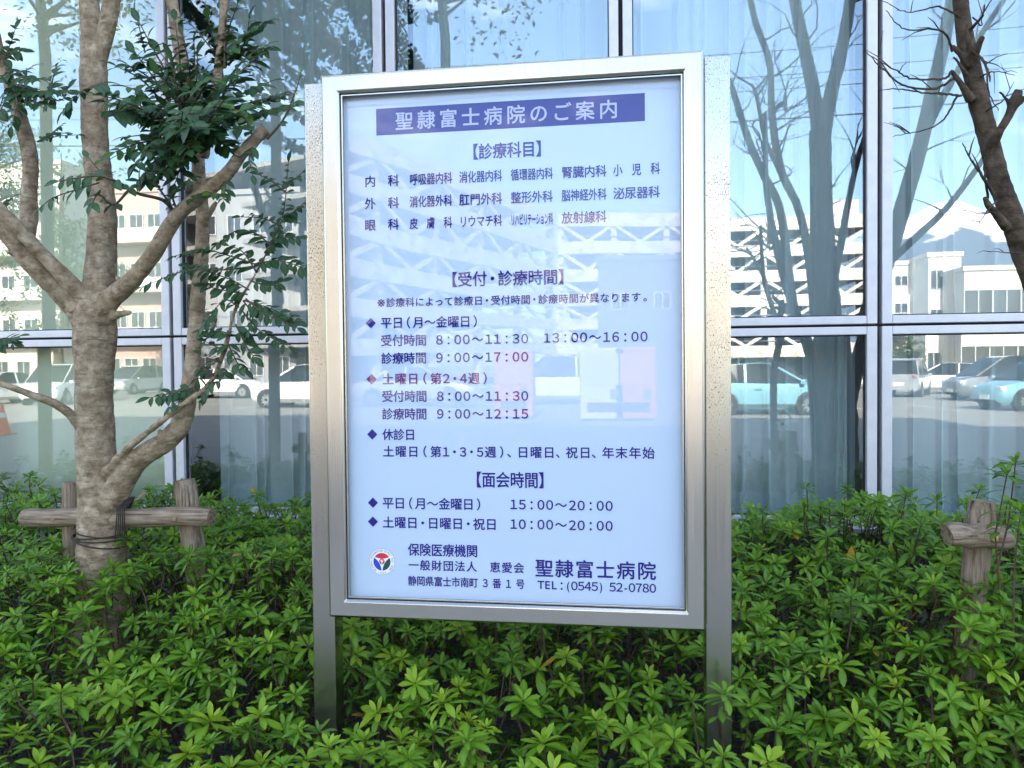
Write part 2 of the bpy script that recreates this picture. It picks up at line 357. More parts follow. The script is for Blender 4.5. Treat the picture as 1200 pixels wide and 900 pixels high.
# dark joint set back between neighbouring frames
for k in list(KB)+[KB[-1]+1]:
    x = mx0+mstep*k; wbox('joint_strip', (x-.03, 4.035, Z0+.002), (x+.03, 4.12, ZTOP), GASKET)
wbox('joint_strip', (xa, 4.036, ZT-.018), (xb, 4.11, ZT+.018), GASKET)
wbox('head_rail', (xa-.1, 3.95, ZTOP), (xb+.1, 4.10, ZTOP+.028), ALU)
def window(x0, x1, z0, z1, wtop):
    fw = .050; g = .011; a0, a1, c0, c1 = x0+g, x1-g, z0, z1
    m = MB(); h = wtop
    m.box((a0, 3.985, c0), (a0+fw, 4.055, c1)); m.box((a1-fw, 3.985, c0), (a1, 4.055, c1))
    m.box((a0+fw, 3.987, c0), (a1-fw, 4.053, c0+h)); m.box((a0+fw, 3.987, c1-h), (a1-fw, 4.053, c1))
    fr = m.build('window', ALU, B, off=BO, bevel=.004)
    mg = MB(); w = .012; gx0, gx1, gz0, gz1 = a0+fw, a1-fw, c0+h, c1-h
    for q in (((gx0, 4.008, gz0), (gx0+w*.5, 4.03, gz1)), ((gx1-w*.5, 4.008, gz0), (gx1, 4.03, gz1)), ((gx0+w*.5, 4.008, gz0), (gx1-w*.5, 4.03, gz0+w*.5)), ((gx0+w*.5, 4.008, gz1-w*.5), (gx1-w*.5, 4.03, gz1))): mg.box(*q)
    mg.build('gasket', GASKET, fr, off=BO)
    # the glass hangs a hair out of true, as glazing does
    cx, cz = (gx0+gx1)/2, (gz0+gz1)/2; tx, tz = random.uniform(-.0028, .0028), random.uniform(-.0035, .0035)
    T = Matrix.Translation((cx, 4.022, cz)) @ Matrix.Rotation(tx, 4, 'X') @ Matrix.Rotation(tz, 4, 'Z')
    hx, hz = (gx1-gx0)/2, (gz1-gz0)/2
    MB().box((-hx, -.003, -hz), (hx, .003, hz), 0, T).build('pane', GLASS, fr, off=BO)
for k in KB:
    x0 = mx0+mstep*k; x1 = x0+mstep
    window(x0, x1, Z0+.002, ZT-.006, .042); window(x0, x1, ZT+.006, ZTOP-.002, .042)
# curtains hang inside
def curtain(x0, x1, amp, seed, label, m=CURTAIN, name='curtain', cat='curtain', n=None, Y=4.30):
    rnd = random.Random(seed); w = x1-x0; n = n or int(w/.004); v = []; f = []; zs = np.linspace(Z0-.10, 3.97, 9)
    ph = [rnd.uniform(0, 6.28) for _ in range(6)]; fr = [rnd.uniform(4, 6)*2, rnd.uniform(8, 11)*2, rnd.uniform(17, 23)*2, rnd.uniform(1.3, 2.4)]
    pl = []; q_ = rnd.uniform(.02, .1)
    while q_ < w: pl.append((q_, rnd.uniform(.008, .02), rnd.uniform(.5, 1.1), rnd.uniform(-.012, .012), rnd.uniform(0, 6))); q_ += rnd.uniform(.05, .19)
    for j, z in enumerate(zs):
        for i in range(n+1):
            t = i/n*w; y = amp*.25*math.sin(fr[0]*t+ph[0]+.6*math.sin(fr[3]*t+ph[3]))
            for (c_, s_, h_, dr, p_) in pl:
                u_ = (t-c_-dr*(z-2)-.006*math.sin(z*1.7+p_))/s_
                if abs(u_) < 3.5: y -= amp*h_*math.exp(-u_*u_)*(.75+.25*math.sin(z*1.3+p_))
            v.append((x0+t, Y+y, z))
    for j in range(len(zs)-1):
        for i in range(n):
            a = j*(n+1)+i; f.append((a, a+1, a+n+2, a+n+1))
    q = MB(); q.v = v; q.f = f; q.m = [0]*len(f); o = q.build(name, m, smooth=True)
    if m is CURTAIN:      # doubled hem along the bottom
        hv = [(p[0], p[1]-.004, p[2]) for p in v[:n+1]]; hv += [(p[0], p[1], Z0+.12) for p in hv]
        hm = MB().add(hv, [(i, i+1, n+2+i, n+1+i) for i in range(n)]).build('hem', m, o, smooth=True)
    else: s = o.modifiers.new('cloth', 'SOLIDIFY'); s.thickness = .0015; s.offset = 0
    tag(o, label, cat)
X = lambda k: mx0+mstep*k
curtain(X(-4), X(0)-.03, .0025, 1, 'flat pale green roller blind behind the glass left of the tree', BLIND, 'roller_blind', 'blind', 60, 4.2)
curtain(X(0)+.11, X(1)+.05, .06, 2, 'sheer curtain in the window behind the small leafy sprays, gap at its left edge')
curtain(X(1)+.08, X(2)+.03, .06, 3, 'sheer curtain mostly hidden behind the left half of the notice board')
curtain(X(2)+.06, X(3)-.065, .06, 4, 'sheer curtain just right of the notice board, dark gap at its right edge')
curtain(X(3)+.03, X(7), .06, 5, 'sheer curtain at the far right, behind the bare tree')

curtain(X(3)-.2, X(3)+.03, .03, 6, 'added grey blue strip standing in for the dim room, right of the sheer curtain', GAP_CLOTH, Y=4.47)  # cloth strips added in the curtain gaps, toned like the dim room behind
curtain(X(0)+.02, X(0)+.26, .03, 7, 'added grey blue strip standing in for the dim room, beside the pale green blind', GAP_CLOTH, Y=4.47)

# ================================================================== NOTICE BOARD
SG = thing('notice_board', 'stainless steel hospital notice board on two posts with blue Japanese lettering', 'sign', (-.29, SIGN, 0))
SO = (-.29, SIGN, 0)
fx0, fx1, fz0, fz1 = -.8103, .2318, EYE-.7043, EYE+.8189
PY = 2.034                                        # panel face
px0, px1 = P(400, 111.4, PY).x, P(799.3, 84.7, PY).x
px0 = (px0+P(406.6, 698.8, PY).x)/2; px1 = (px1+P(800.7, 715, PY).x)/2
pz1 = (P(400, 111.4, PY).z+P(799.3, 84.7, PY).z)/2; pz0 = (P(406.6, 698.8, PY).z+P(800.7, 715, PY).z)/2
def ring(x0, x1, z0, z1, X0_, X1_, Z0_, Z1_, ya, yb):
    """mitred picture-frame ring: outer rect at depth ya to inner rect at depth yb (front faces only, with returns)"""
    v = [(x0, ya, z0), (x1, ya, z0), (x1, ya, z1), (x0, ya, z1), (X0_, yb, Z0_), (X1_, yb, Z0_), (X1_, yb, Z1_), (X0_, yb, Z1_)]
    return v
def frame_ring(rects, name, m, bev):
    """rects: list of (inset, y) profile points swept round the frame, mitred at the corners"""
    mbx = MB(); n = len(rects); vs = []
    for (i, y) in rects:
        vs += [(fx0+i, y, fz0+i), (fx1-i, y, fz0+i), (fx1-i, y, fz1-i), (fx0+i, y, fz1-i)]
    fs = []
    for a in range(n):
        b = (a+1) % n
        for c in range(4):
            d = (c+1) % 4; fs.append((a*4+c, a*4+d, b*4+d, b*4+c))
    return mbx.add(vs, fs).build(name, m, SG, off=SO, bevel=bev)
ins = ((px0-fx0)+(fx1-px1)+(pz0-fz0)+(fz1-pz1))/4
frame_ring([(0, 2.11), (0, 2.006), (.006, 2.0), (.046, 2.0), (.052, 2.006), (.052, 2.11)], 'frame', STEEL, .0015)
frame_ring([(.0535, 2.06), (.0535, 2.012), (.058, 2.012), (ins, 2.034), (ins, 2.06)], 'inner_lip', STEEL, .001)
MB().box((fx0+.01, 2.045, fz0+.01), (fx1-.01, 2.13, fz1-.01)).build('back_box', STEEL, SG, off=SO, bevel=.004)
pw = .068
def post(x0, ztop):
    m = MB(); m.box((x0, 2.05, -.3), (x0+pw, 2.115, ztop))
    m.build('post', STEEL_OLD, SG, off=SO, bevel=.003)
zp = P(372, 97, 2.05).z; zp2 = P(840, 66, 2.05).z
lx = P(367.5, 800, 2.05).x; rx = P(858, 800, 2.05).x
post(lx, zp); post(rx-pw, zp2)

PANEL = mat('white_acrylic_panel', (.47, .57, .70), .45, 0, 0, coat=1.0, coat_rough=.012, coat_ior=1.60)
_t = N(PANEL, 'ShaderNodeTexCoord'); _n = N(PANEL, 'ShaderNodeTexNoise'); _n.inputs['Scale'].default_value = 1.5; _n.inputs['Detail'].default_value = 1
_b = N(PANEL, 'ShaderNodeBump'); _b.inputs['Strength'].default_value = .05; _b.inputs['Distance'].default_value = .05
LK(PANEL, _t.outputs['Object'], _n.inputs['Vector']); LK(PANEL, _n.outputs[0], _b.inputs['Height']); LK(PANEL, _b.outputs[0], BS(PANEL).inputs['Coat Normal'])
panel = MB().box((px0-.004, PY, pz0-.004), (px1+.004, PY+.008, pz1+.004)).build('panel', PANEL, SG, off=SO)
def ink(name, col): return mat(name, col, .4, 0, 0, coat=1.0, coat_rough=.012, coat_ior=1.60)
INK = ink('deep_blue_ink', (.018, .012, .19)); BAR = ink('violet_blue_ink', (.022, .018, .20)); PALE = ink('pale_lettering', (.40, .42, .58)); INK_REDDENED = ink('blue_ink_red_reflection', (.16, .035, .16))  # Saturday ink: blue print with a red reflection put into its colour
RED = ink('red_ink', (.62, .03, .05)); BLU = ink('blue_ink', (.02, .06, .52)); GRN = ink('green_ink', (.015, .07, .055)); WHT = ink('white_ink', (.82, .82, .84)); DRK = ink('grey_ink', (.06, .07, .12))
_gl = {}
def glyph(ch):
    if ch not in _gl:
        c = bpy.data.curves.new('glyph', 'FONT'); c.body = ch; c.size = 1; c.resolution_u = 3
        o = bpy.data.objects.new('glyph', c); C.objects.link(o)
        dg = bpy.context.evaluated_depsgraph_get(); me = bpy.data.meshes.new_from_object(o.evaluated_get(dg))
        _gl[ch] = (np.array([v.co[:2] for v in me.vertices]).reshape(-1, 2), [tuple(p.vertices) for p in me.polygons])
        bpy.data.objects.remove(o); bpy.data.curves.remove(c); bpy.data.meshes.remove(me)
    return _gl[ch]
def cw(ch):
    if ch == ' ' or ch in '()-': return .5
    if ord(ch) < 128: return .62
    if ch in '：・、': return .72
    if ch in '（）': return .8
    return 1.0
YT = PY-.0012
def write(text, xl, xr, yl, h, inkm=INK, name='lettering', bold=.016):
    a, b = P(xl, yl, YT), P(xr, yl, YT); zc = a.z; H = h*YT/F*1.0/.90      # em from the height of a full-width glyph
    tot = sum(cw(c) for c in text); # lay the run out between its two ends
    pitch = (b.x-a.x)/tot; x = a.x; m = MB()
    for ch in text:
        w = cw(ch)*pitch
        if ch not in ' 　':
            v, f = glyph(chr(ord(ch)+0xFEE0) if ch.isdigit() and ch.isascii() else ch)
            if len(v):
                if cw(ch) >= .7:
                    mid = .5 if cw(ch) == 1 or ord(ch) > 0x3000 else .5
                    if ch == '（': mid = .78
                    if ch == '）': mid = .22
                    if ch == '：': mid = .25
                    if ch == '、': mid = .42
                    if ch in '※': mid = .318
                    if ch in '。': mid = .35
                    sx = min(H, pitch*1.02)
                    if ch == '※': sx = sx*1.45
                else:
                    mid = (v[:, 0].min()+v[:, 0].max())/2; sx = min(H*.98, w/.60)
                sz = H*(1.45 if ch == '※' else 1); zo = .34 if ch == '※' else (.37 if ord(ch) > 255 or ch.isdigit() else .345)
                for q_, (ex, ez) in enumerate(((0, 0), (bold, 0), (-bold, 0), (0, bold), (0, -bold))):   # overprinted for weight
                    m.add([(x+w/2+(p[0]-mid+ex)*sx, YT-.00006*q_, zc+(p[1]-zo+ez)*sz) for p in v], f)
        x += w
    # tilt with the run is nil: the sheet is a plane, its lines are level
    return m.build(name, inkm, panel, off=SO)
# title bar
ta, tb = P(441, 144, PY), P(755.7, 124.5, PY); zt = (P(440.8, 128.7, PY).z+P(755.8, 107.9, PY).z)/2; zb = (P(441, 159.4, PY).z+P(755.5, 141.2, PY).z)/2
MB().box((ta.x, PY-.0007, zb), (tb.x, PY-.0001, zt)).build('title_bar', BAR, panel, off=SO)
write('聖隷富士病院のご案内', 461, 727, 142.5, 20.5, PALE)
write('【診療科目】', 544, 645, 178.5, 17.5)
cols = [(427, 468), (480, 530), (538, 588.5), (598.5, 648), (658, 711), (718.5, 773.5)]
def row(items, yl, h=13):
    z = P(427, yl, YT).z
    for (xl, xr), s in zip(cols, items):
        # same level for every run of the row
        v = yl
        for _ in range(5):
            v += (P(xl, v, YT).z-z)*F/YT
        write(s, xl, xr, v, h)
row(['内　科', '呼吸器内科', '消化器内科', '循環器内科', '腎臓内科', '小　児　科'], 213)
row(['外　科', '消化器外科', '肛門外科', '整形外科', '脳神経外科', '泌尿器科'], 239)
row(['眼　科', '皮　膚　科', 'リウマチ科', 'リハビリテーション科', '放射線科'], 264.2)
write('【受付・診療時間】', 519, 672, 328, 17)
write('※診療科によって診療日・受付時間・診療時間が異なります。', 441, 764, 355, 10.5)
write('平日（月～金曜日）', 446, 563, 378.6, 13.2)
write('受付時間', 446, 500, 399.3, 13.2); write('8：00～11：30', 510, 620, 398.3, 13.2); write('13：00～16：00', 636, 760, 396, 13.2)
write('診療時間', 446.5, 500, 420, 13.2); write('9：00～17：00', 510, 620, 419.2, 13.2)
write('土曜日（第2・4週）', 447.5, 575, 444.2, 13.2, INK_REDDENED)
write('受付時間', 447.5, 500.5, 464.5, 13.2); write('8：00～11：30', 511, 620, 464.3, 13.2)
write('診療時間', 447.5, 500.5, 485.2, 13.2); write('9：00～12：15', 511, 620, 485, 13.2)
write('休診日', 448, 487, 509.3, 13.2)
write('土曜日（第1・3・5週）、日曜日、祝日、年末年始', 448, 768, 529, 13)
write('【面会時間】', 548, 648, 562, 18)
write('平日（月～金曜日）', 448, 567, 589.4, 13.4); write('15：00～20：00', 597, 719, 591, 13.4)
write('土曜日・日曜日・祝日', 448, 583, 612, 13.4); write('10：00～20：00', 597, 719, 614, 13.4)
write('保険医療機関', 478, 560, 644, 14.5)
write('一般財団法人　恵愛会', 478, 615, 662, 12)
write('静岡県富士市南町 3 番 1 号', 478, 615, 680.5, 11.4)
write('聖隷富士病院', 626, 770, 665.6, 20)
write('TEL：(0545) 52-0780', 630, 769, 685.2, 12.2)
for (u, v, m) in ((434.5, 378.7, INK), (435.4, 444.2, INK_REDDENED), (436.2, 509, INK), (437, 589.1, INK), (437, 611.3, INK)):
    c = P(u, v, YT); h = 6.4*YT/F
    MB().add([(c.x-h, YT, c.z), (c.x, YT, c.z-h), (c.x+h, YT, c.z), (c.x, YT, c.z+h)], [(0, 1, 2, 3)]).build('bullet', m, panel, off=SO)
def emblem():
    c = P(447.6, 658.3, YT); u = YT/F; m = MB()
    def disc(r, y, mi, cx=0, cz=0, a0=0, a1=360, n=40):
        pts = [(c.x+(cx+r*math.cos(R(a0+(a1-a0)*i/n)))*u, YT+y, c.z+(cz+r*math.sin(R(a0+(a1-a0)*i/n)))*u) for i in range(n+(0 if a1-a0 == 360 else 1))]
        m.add(pts, [tuple(range(len(pts)))], mi)
    disc(16.2, .0006, 5); disc(15.9, .0004, 0); disc(11.3, .0002, 0)
    # red cap, blue and green lobes round a white three-lobed star
    for a, mi in ((90, 1), (210, 2), (330, 3)):
        pts = []
        for i in range(25):
            t = R(a-58+116*i/24); pts.append((10.8*math.cos(t), 10.8*math.sin(t)))
        q0, q1 = R(a+58), R(a-58); e0 = (10.8*math.cos(q0), 10.8*math.sin(q0)); e1 = (10.8*math.cos(q1), 10.8*math.sin(q1))
        for i in range(1, 10):
            t = i/10; x = e0[0]*(1-t)+e1[0]*t; z = e0[1]*(1-t)+e1[1]*t; b = -3.6*math.sin(math.pi*t)**.8 + .0
            x -= math.cos(R(a))*(2.0*math.sin(math.pi*t)+.0); z -= math.sin(R(a))*(2.0*math.sin(math.pi*t))
            pts.append((x, z))
        m.add([(c.x+x*u, YT, c.z+z*u) for x, z in pts], [tuple(range(len(pts)))], mi)
    disc(3.5, -.0002, 1, 0, .3)
    for (x0, x1, z0, z1) in ((-.6, .6, -2.2, 2.8), (-1.9, 1.9, .4, 1.6)):
        m.add([(c.x+x0*u, YT-.0004-(.0002 if x0 < -1 else 0), c.z+z0*u), (c.x+x1*u, YT-.0004-(.0002 if x0 < -1 else 0), c.z+z0*u), (c.x+x1*u, YT-.0004-(.0002 if x0 < -1 else 0), c.z+z1*u), (c.x+x0*u, YT-.0004-(.0002 if x0 < -1 else 0), c.z+z1*u)], [(0, 1, 2, 3)], 0)
    def arc(text, a0, a1, flip=False):
        for i, ch in enumerate(text):
            if ch == ' ': continue
            t = R(a0+(a1-a0)*i/max(1, len(text)-1)); v, f = glyph(ch); mx_ = (v[:, 0].min()+v[:, 0].max())/2; s = 3.6
            rot = t-math.pi/2 if not flip else t+math.pi/2; rr = 12.4 if not flip else 14.9
            m.add([(c.x+(rr*math.cos(t)+((p[0]-mx_)*math.cos(rot)-p[1]*math.sin(rot))*s)*u, YT-.0001, c.z+(rr*math.sin(t)+((p[0]-mx_)*math.sin(rot)+p[1]*math.cos(rot))*s)*u) for p in v], f, 4)
    arc('KEIAIKAI FOUNDATION SEIREI FUJI HOSP.', 232, -52); arc('1966', 252, 288, True)
    m.build('emblem', [WHT, RED, BLU, GRN, DRK, DRK], panel, off=SO)
emblem()

# ================================================================== TREES IN THE BED
def px_chain(pts, base_y, n=5):
    """pixel chain (u, v, width_px, dy) -> smoothed 3-D points and radii"""
    a = [(*P(u, v, base_y+dy), w*.5*(base_y+dy)/F) for (u, v, w, dy) in pts]
    s = catmull(a, n); return [q[:3] for q in s], [max(.001, q[3]) for q in s]
def remeshed(mb_, voxel, name, m, parent, off, disp=.004):
    mb_.v = [(v[0]-off[0], v[1]-off[1], v[2]-off[2]) for v in mb_.v]
    me = mb_.mesh(name); o = bpy.data.objects.new(name, me); C.objects.link(o)
    r = o.modifiers.new('r', 'REMESH'); r.mode = 'VOXEL'; r.voxel_size = voxel
    s = o.modifiers.new('s', 'SMOOTH'); s.iterations = 6; s.factor = .6
    if disp:
        for sc_, st in ((.12, disp*2.2), (.03, disp)):
            t = bpy.data.textures.new('lumps', 'CLOUDS'); t.noise_scale = sc_; t.noise_depth = 3
            d = o.modifiers.new('d', 'DISPLACE'); d.texture = t; d.strength = st; d.texture_coords = 'LOCAL'
    dg = bpy.context.evaluated_depsgraph_get(); me2 = bpy.data.meshes.new_from_object(o.evaluated_get(dg))
    bpy.data.objects.remove(o); me2.name = name
    me2.materials.clear(); me2.materials.append(m); me2.polygons.foreach_set('use_smooth', [True]*len(me2.polygons))
    o = bpy.data.objects.new(name, me2); C.objects.link(o); o.parent = parent
    return o
TY = 2.75
base = P(118, 690, TY); TO = (base.x, base.y, 0)
TR = thing('leafy_tree', 'multi-stemmed leafy tree with mottled bark, lashed to a log support', 'tree', TO)
limbs = [
 [(122, 860, 74, 0), (121, 740, 72, 0), (120, 670, 64, 0), (119, 620, 58, 0), (115, 560, 50, 0), (111, 500, 46, 0), (111, 440, 46, 0), (112, 390, 52, 0), (113, 345, 44, 0)],
 [(112, 400, 44, 0), (117, 340, 40, .0), (119, 290, 36, .02), (119, 240, 33, .03), (112, 170, 31, .04), (110, 100, 32, .05), (109, 45, 30, .06)],
 [(110, 70, 26, .05), (106, 20, 25, .08), (100, -40, 24, .1), (90, -140, 20, .1), (84, -330, 13, .0)],
 [(113, 75, 22, .05), (126, 30, 21, .02), (136, -30, 20, -.03), (148, -120, 17, -.1), (160, -300, 10, -.15)],
 [(112, 395, 40, 0), (92, 362, 34, 0), (70, 338, 30, -.05), (48, 318, 28, -.1), (20, 285, 27, -.15), (-15, 240, 25, -.2), (-60, 170, 22, -.3), (-110, 60, 16, -.4)],
 [(102, 355, 26, -.02), (84, 333, 20, -.08), (55, 303, 18, -.14), (25, 272, 18, -.2), (-10, 235, 17, -.26), (-50, 180, 14, -.3)],
 [(20, 300, 22, .05), (32, 268, 21, .1), (34, 230, 20, .12), (35, 185, 19, .12), (24, 140, 17, .15), (9, 90, 15, .15), (-4, 50, 13, .15), (-20, -40, 9, .1)],
 [(116, 362, 34, -.02), (134, 346, 26, -.06), (155, 328, 22, -.12), (178, 300, 20, -.18), (206, 255, 19, -.24), (236, 228, 18, -.28), (263, 207, 17, -.3), (285, 178, 16, -.3), (309, 154, 15, -.3)],
 [(118, 640, 46, 0), (130, 592, 38, -.02), (150, 552, 32, -.05), (170, 532, 28, -.07), (196, 516, 26, -.08), (213, 494, 25, -.08), (221, 462, 21, -.07), (228, 400, 19, -.05), (233, 333, 18, -.03), (238, 262, 17, 0), (233, 205, 16, .03), (229, 155, 15, .06), (213, 70, 16, .1), (200, -5, 15, .12), (180, -120, 12, .1)],
 [(124, 556, 16, -.06), (148, 527, 10, -.12), (176, 504, 9, -.15), (208, 479, 8, -.17), (245, 450, 7.5, -.18), (262, 414, 7, -.18), (268, 392, 6, -.18), (277, 360, 5, -.18), (300, 320, 4, -.18)],
 [(100, 505, 20, -.02), (84, 487, 13, -.08), (66, 474, 11, -.14), (46, 466, 9.5, -.18), (0, 449, 8.5, -.26), (-60, 430, 7, -.3)],
 [(238, 185, 13, 0), (252, 110, 12, -.05), (258, 60, 11, -.08), (263, 0, 10, -.1), (270, -90, 8, -.12)],
 [(130, 372, 12, -.02), (142, 368, 9, -.06), (153, 366, 7, -.08)],
 [(236, 262, 12, 0), (245, 250, 9, -.02), (254, 236, 6, -.03)],
]
mb = MB()
for c in limbs:
    q, r = px_chain(c, TY, 6); mb.tube(q, r, 14, wob=.10)
# a burl or two and snapped twig ends
for (u, v, w) in ((190, 507, 9), (84, 484, 7), (140, 327, 7), (86, 362, 12), (128, 352, 14)):
    p = P(u, v, TY-.05); mb.tube([p, p+Vector((.0, -.02, .004))], w*.5*TY/F, 8)
trunk = remeshed(mb, .0055, 'trunk', BARK, TR, TO, .0035)
c0 = P(308.5, 154.5, TY-.3); dcut = (P(309, 154, TY-.3)-P(285, 178, TY-.3)).normalized()
MB().cyl(c0+dcut*.006, dcut, .021, .012, 18).build('cut_face', CUTWOOD, TR, off=TO)

LV = Leaves(); TW = MB()
def spray(chain, base_y, leaf_px=17, gap_px=9, twig_px=2.2, tint=(.1, .6), start=.12, droop=.25, new_tip=.0, side=None):
    """a twig given as pixel chain (u,v,dy) with leaflets in ranks along it"""
    a = [P(u, v, base_y+dy) for (u, v, dy) in chain]; s = [Vector(q) for q in catmull(a, 8)]
    k = base_y/F
    TW.tube(s, [twig_px*.5*k*(1-.7*i/len(s)) for i in range(len(s))], 5)
    Ltot = sum((s[i+1]-s[i]).length for i in range(len(s)-1)); d = start*Ltot; acc = 0; i = 0; j = 0
    g = gap_px*k
    up = Vector((random.uniform(-.35, .35), random.uniform(-.9, -.25), random.uniform(.5, 1))).normalized()
    while d < Ltot:
        while i < len(s)-2 and acc+(s[i+1]-s[i]).length < d: acc += (s[i+1]-s[i]).length; i += 1
        seg = s[i+1]-s[i]; t = seg.normalized(); p = s[i]+t*min(seg.length, (d-acc))
        sd2 = t.cross(up).normalized()
        for sg in ((1, -1)):
            if random.random() < .1: continue
            dirn = (t*random.uniform(.35, .8)+sd2*sg*random.uniform(.75, 1.1)+Vector((random.uniform(-.25, .25), random.uniform(-.3, .3), random.uniform(-.35, .15)))).normalized()
            nn = (up+Vector((random.uniform(-.45, .45), random.uniform(-.45, .45), random.uniform(-.3, .4)))).normalized()
            l = leaf_px*k*random.uniform(.75, 1.25)*(1-.2*(d/Ltot))
            tn = random.uniform(*tint)+(new_tip if d/Ltot > .6 else 0)
            LV.add(p, dirn, nn, l, l*random.uniform(.44, .6), random.uniform(.05, .4)+droop*.3, min(1, max(0, tn)), 1.0 if random.random() < .001 else 0)
        d += g*random.uniform(.75, 1.25); j += 1
    e = s[-1]; t = (s[-1]-s[-3]).normalized(); LV.add(e, t, up, leaf_px*k, leaf_px*k*.48, .2, random.uniform(*tint)+new_tip)
# the dense clump right of the trunk
hub = (222, 168)
heads = [(163, 26, -.15), (158, 62, -.1), (143, 100, -.3), (132, 132, -.45), (120, 112, -.55), (150, 160, -.2), (135, 178, -.3), (160, 192, -.35), (186, 205, -.3), (205, 215, -.2), (226, 122, -.5),
 (205, 24, .0), (214, 42, -.1), (243, 18, -.1), (262, 2, -.05), (278, 6, -.1), (292, 24, -.15), (312, 26, -.2), (314, 52, -.2), (300, 68, -.25), (282, 92, -.3), (316, 96, -.3), (336, 108, -.25), (346, 122, -.3), (300, 122, -.35),
 (262, 118, -.5), (284, 150, -.35), (256, 160, -.4), (240, 152, -.5), (212, 150, -.5), (190, 142, -.45), (176, 118, -.4), (190, 90, -.3), (200, 72, -.2), (232, 62, -.25), (250, 90, -.35), (205, 112, -.4), (168, 142, -.3), (178, 168, -.45), (200, 186, -.4), (222, 176, -.5), (270, 174, -.3), (150, 76, -.1), (240, 116, -.2), (220, 96, -.1), (196, 128, -.2), (214, 132, -.6), (186, 156, -.25)]
for (u, v, dy) in heads+[(u+random.uniform(-14, 14), v+random.uniform(-12, 14), dy*random.uniform(.4, 1.1)) for (u, v, dy) in heads if v > 50 and random.random() < .8]:
    du, dv = u-hub[0], v-hub[1]; st = .45 if math.hypot(du, dv) > 70 else .1
    hu, hv = (hub[0]+du*st*.7+random.uniform(-10, 10), hub[1]+dv*st+random.uniform(-10, 10))
    if v < 60 and u > 235: hu, hv = 262+random.uniform(-6, 6), 75+random.uniform(-10, 25)
    spray([(hu, hv, dy*.45), ((hu+u)/2+random.uniform(-7, 7), (hv+v)/2-random.uniform(0, 9), dy*.75), (u, v, dy)], TY, random.uniform(16, 24), random.uniform(7.5, 11), 3, (.1, .65), .15, new_tip=.12 if random.random() < .25 else 0)
spray([(170, 62, -.1), (165, 40, -.12), (160, 20, -.14)], TY, 21, 9, 2, (.35, .6))
spray([(263, 80, -.1), (264, 40, -.1), (263, 2, -.1)], TY, 18, 9, 3, (.1, .4)); spray([(264, 60, -.1), (290, 40, -.15), (313, 26, -.2)], TY, 15, 8, 2, (.1, .4)); spray([(250, 60, -.1), (225, 30, -.1), (204, 18, -.1)], TY, 16, 8, 2, (.1, .4))
spray([(313, 163, -.3), (332, 140, -.32), (346, 108, -.34), (352, 88, -.34)], TY, 13, 13, 3, (.6, .95), .3)
spray([(296, 160, -.3), (285, 135, -.35), (270, 126, -.36)], TY, 14, 9, 2.5, (.6, .95))
spray([(297, 168, -.3), (292, 185, -.33), (296, 205, -.35)], TY, 13, 9, 2, (.2, .6)); spray([(262, 208, -.3), (264, 222, -.33), (262, 236, -.35)], TY, 13, 7, 2, (.3, .9))
# twig across the trunk
spray([(203, 247, -.24), (190, 234, -.3), (160, 226, -.42), (135, 212, -.52), (112, 206, -.56), (70, 212, -.6)], TY, 17, 9, 5, (.05, .4), .5)
spray([(150, 224, -.42), (133, 240, -.48), (116, 228, -.52), (108, 238, -.55)], TY, 16, 7, 3.2, (.1, .6), .3); spray([(126, 210, -.5), (112, 195, -.5), (104, 185, -.5)], TY, 13, 7, 2, (.5, .9)); spray([(116, 214, -.5), (90, 222, -.5), (62, 232, -.5), (46, 244, -.5)], TY, 15, 9, 2, (.05, .35))
spray([(120, 98, -.45), (108, 102, -.5), (92, 110, -.5), (76, 128, -.5)], TY, 19, 8, 2, (.05, .35))
spray([(165, 222, -.3), (163, 205, -.3), (166, 190, -.3)], TY, 14, 8, 2, (.1, .5)); spray([(207, 247, -.24), (203, 225, -.28), (225, 208, -.3)], TY, 16, 7, 3, (.05, .4)); spray([(200, 240, -.26), (185, 218, -.3), (178, 200, -.3)], TY, 15, 7, 3, (.05, .4)); spray([(222, 234, -.28), (240, 226, -.34), (256, 228, -.36)], TY, 13, 7, 2, (.4, .9))
# left edge clumps
for ch in ([(10, 85, .1), (30, 92, .0), (52, 92, -.1)], [(12, 95, .1), (40, 108, 0), (66, 106, -.1), (98, 108, -.1)], [(14, 100, .1), (20, 120, .0), (14, 148, 0)], [(14, 100, .1), (35, 118, 0), (58, 124, -.1)], [(14, 100, .1), (0, 130, 0), (-14, 150, 0)], [(8, 85, .1), (-10, 100, 0), (-30, 115, 0)],
           [(4, 70, .1), (12, 52, .1), (18, 34, .1)], [(4, 72, .1), (16, 62, .1), (26, 60, .1)], [(60, 108, 0), (62, 92, -.05), (66, 78, -.1)], [(6, 80, .1), (24, 84, .1), (38, 78, .1)], [(0, 70, .1), (-20, 50, .1), (-40, 40, .1)], [(20, 104, .1), (44, 112, 0), (70, 118, 0), (80, 104, 0)]):
    spray(ch, TY, 17, 7.5, 2, (.05, .5))
spray([(44, 166, .05), (56, 160, 0), (70, 148, -.02)], TY, 11, 5, 3, (.0, .3), .4); spray([(44, 166, .05), (62, 156, 0), (76, 156, -.02)], TY, 11, 5, 2, (.0, .3), .3); spray([(46, 166, .05), (66, 160, 0), (92, 158, -.02)], TY, 9, 14, 2, (.0, .3), .4)
spray([(-5, 400, -.1), (8, 398, -.1), (22, 394, -.1)], TY, 15, 6, 2, (.05, .3), 0)
spray([(-8, 405, -.1), (6, 402, -.1), (16, 403, -.1)], TY, 14, 6, 2, (.05, .3), 0)
spray([(-5, 245, -.1), (5, 238, -.1), (14, 232, -.1)], TY, 14, 6, 2, (.05, .3), 0)
